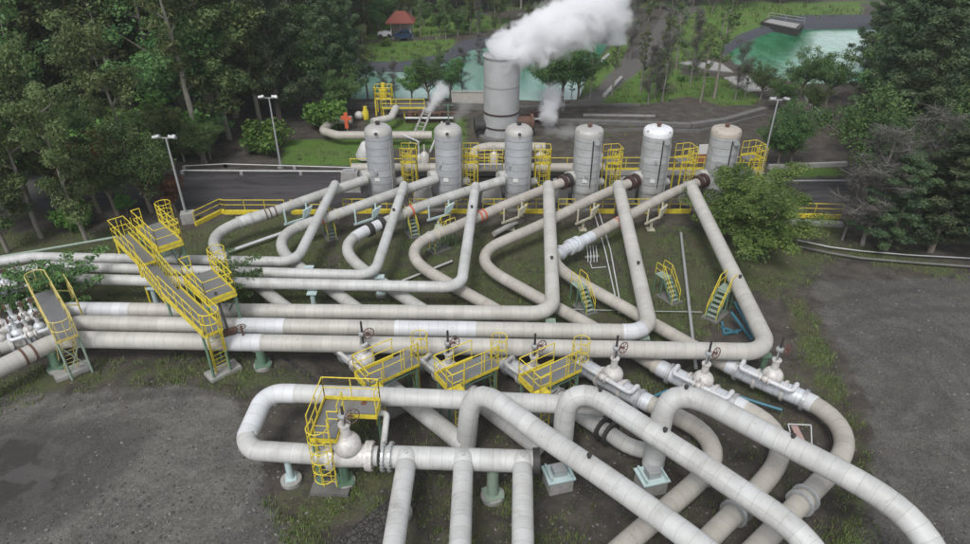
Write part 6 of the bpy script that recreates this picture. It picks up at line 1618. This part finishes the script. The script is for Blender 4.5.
# ---------------------------------------------------------------- steam
def plume(name, label, p0, p1, r0, r1, dens, nscale, seed, sx=1.0, thr=.0, shape=1.0):
    """closed tapered volume along its own Z axis"""
    p0, p1 = V(p0), V(p1); d = p1 - p0; L = d.length
    mb = MB(); K = 10
    mb.lathe([(.02, -.1)] + [((r0 + (r1 - r0) * (i / K) ** shape) * 1.35, L * i / K) for i in range(K + 1)] + [(.02, L + r1 * .3)], (0, 0, 0), 20)
    m = bpy.data.materials.new(name); m.use_nodes = True; nt = m.node_tree; nt.nodes.clear(); g = NT(nt)
    out = g.n('ShaderNodeOutputMaterial'); vol = g.n('ShaderNodeVolumePrincipled'); g.l(vol.outputs[0], out.inputs['Volume'])
    vol.inputs['Color'].default_value = (.985, .985, .99, 1); vol.inputs['Anisotropy'].default_value = .1
    ob = g.coord('Object'); sp = g.n('ShaderNodeSeparateXYZ'); g.l(ob, sp.inputs[0])
    zz = g.math('DIVIDE', sp.outputs[2], L, clamp=True)
    R = g.math('MULTIPLY_ADD', g.math('POWER', zz, shape), r1 - r0, r0)
    # meander
    nm = g.noise(ob, .35 / max(.4, r1) * 1.2, 1, .5); off = g.math('MULTIPLY', g.math('SUBTRACT', nm, .5), g.math('MULTIPLY', zz, r1 * 1.1))
    x = g.math('ADD', sp.outputs[0], off)
    rad = g.math('SQRT', g.math('ADD', g.math('POWER', x, 2.0), g.math('POWER', sp.outputs[1], 2.0)))
    q = g.math('SUBTRACT', 1.0, g.math('DIVIDE', rad, R))
    mp = g.n('ShaderNodeMapping'); g.l(ob, mp.inputs[0]); mp.inputs['Location'].default_value = (seed * 3.1, seed * 1.7, 0)
    n1 = g.noise(mp.outputs[0], nscale, 5, .58, .5)
    v = g.math('ADD', q, g.math('MULTIPLY', g.math('SUBTRACT', n1, .5), 2.4))
    v = g.math('SUBTRACT', g.math('ADD', v, g.math('MULTIPLY', g.ramp(g.math('SUBTRACT', .22, zz), 0, .22), .25)), thr)
    dn = g.ramp(v, .0, .75)
    ends = g.math('MULTIPLY', g.ramp(sp.outputs[2], -.1, .25), g.ramp(g.math('SUBTRACT', L, sp.outputs[2]), 0, L * .25))
    g.l(g.math('MULTIPLY', g.math('MULTIPLY', dn, ends), dens), vol.inputs['Density'])
    o = mb.build(name, m); o.location = p0; o.rotation_mode = 'QUATERNION'; o.rotation_quaternion = d.to_track_quat('Z', 'Y')
    tag(o, label, 'steam', kind='stuff'); return o
sb, sh, sr = STACK
top = sb + V((0, 0, sh - .25))
k1 = V((sb.x + 6.4, sb.y + 2.0, 0))
tip = V((W(612, 4, 14).x, 0, 0))
def at_y(px, py, Y):
    a = (px - 485.0) / FPX; b_ = (272.0 - py) / FPX; d = V((a, cT + b_ * sT, -sT + b_ * cT)); t_ = Y / d.y
    return V((d.x * t_, Y, CAM_H + d.z * t_))
plume('steam_plume', 'thick white plume of steam blowing right from the top of the stack', top + V((-.62, 0, -.25)), at_y(622, -4, sb.y + 2.5), 1.45, 2.6, 3.4, .75, 1, shape=.7, thr=-.16)
plume('steam_plume', 'upright white wisp at the far right end of the big plume', at_y(616, 46, sb.y + 2.5), at_y(620, -28, sb.y + 3.5), .8, 1.8, 1.5, .8, 5, thr=-.02)
plume('steam_puff', 'small slanting puff of steam left of the stack', W(426, 114, .8), at_y(447, 84, W(426, 114).y + .5), .35, 1.0, 3.6, 1.4, 2)
plume('steam_puff', 'small puff of steam right of the stack base', W(548, 121, .9), at_y(553, 88, W(548, 121).y + .8), .8, 1.3, 3.4, 1.2, 3)
plume('steam_puff', 'faint low steam drifting behind the fourth tank', W(545, 130, .3), W(582, 134, 1.2), .5, .9, .35, 1.2, 4)
plume('steam_puff', 'faint steam drifting left of the stack base', W(455, 121, .6), at_y(470, 100, W(455, 121).y), .6, 1.0, .3, 1.2, 6)

# ---------------------------------------------------------------- camera, light
cam = bpy.data.cameras.new('camera'); co = bpy.data.objects.new('camera', cam); COL.objects.link(co)
co.location = (0, 0, CAM_H); co.rotation_euler = (PI / 2 - TILT, 0, 0)
cam.sensor_width = 36; cam.lens = 36 * FPX / 970; cam.clip_end = 6000; cam.clip_start = .1
S.camera = co
w = bpy.data.worlds.new('World'); S.world = w; w.use_nodes = True; nt = w.node_tree; nt.nodes.clear()
g = NT(nt); out = g.n('ShaderNodeOutputWorld'); bg = g.n('ShaderNodeBackground'); sky = g.n('ShaderNodeTexSky')
sky.sky_type = 'NISHITA'; sky.sun_disc = False; sky.sun_elevation = math.radians(54); sky.sun_rotation = math.radians(200)
sky.air_density = 1.0; sky.dust_density = 4.0; sky.ozone_density = 1.0; sky.altitude = 1800
# overcast: cloud cover whitens the sky light
hs = g.n('ShaderNodeHueSaturation'); hs.inputs['Saturation'].default_value = .25; g.l(sky.outputs[0], hs.inputs['Color'])
tc = g.coord('Generated'); cn = g.noise(tc, 3.5, 6, .6, .4)
cl = g.math('MULTIPLY_ADD', g.ramp(cn, .35, .65), .9, .6)
cb = g.n('ShaderNodeCombineXYZ')
for i in range(3): g.l(cl, cb.inputs[i])
mx = g.mix(1.0, hs.outputs[0], cb.outputs[0], 'MULTIPLY')
g.l(mx, bg.inputs[0]); bg.inputs[1].default_value = .135; g.l(bg.outputs[0], out.inputs[0])
sl = bpy.data.lights.new('sun', 'SUN'); so = bpy.data.objects.new('sun', sl); COL.objects.link(so)
sl.energy = 1.5; sl.angle = math.radians(18); sl.color = (1, .985, .96)
el, az = math.radians(54), math.radians(200)
sd = V((math.sin(az) * math.cos(el), math.cos(az) * math.cos(el), math.sin(el)))
so.rotation_euler = sd.to_track_quat('Z', 'Y').to_euler(); so.location = (0, 0, 60)
S.view_settings.view_transform = 'Standard'; S.view_settings.look = 'None'; S.view_settings.gamma = 1; S.view_settings.exposure = EXPOSURE; S.view_settings.use_curve_mapping = False
c = S.cycles; c.use_denoising = True; c.max_bounces = 14; c.diffuse_bounces = 4; c.glossy_bounces = 3; c.transmission_bounces = 2; c.volume_bounces = 14; c.transparent_max_bounces = 6
c.use_adaptive_sampling = True; c.adaptive_threshold = .02
c.volume_step_rate = 1.0; c.volume_max_steps = 256
print('objects', len(S.objects))
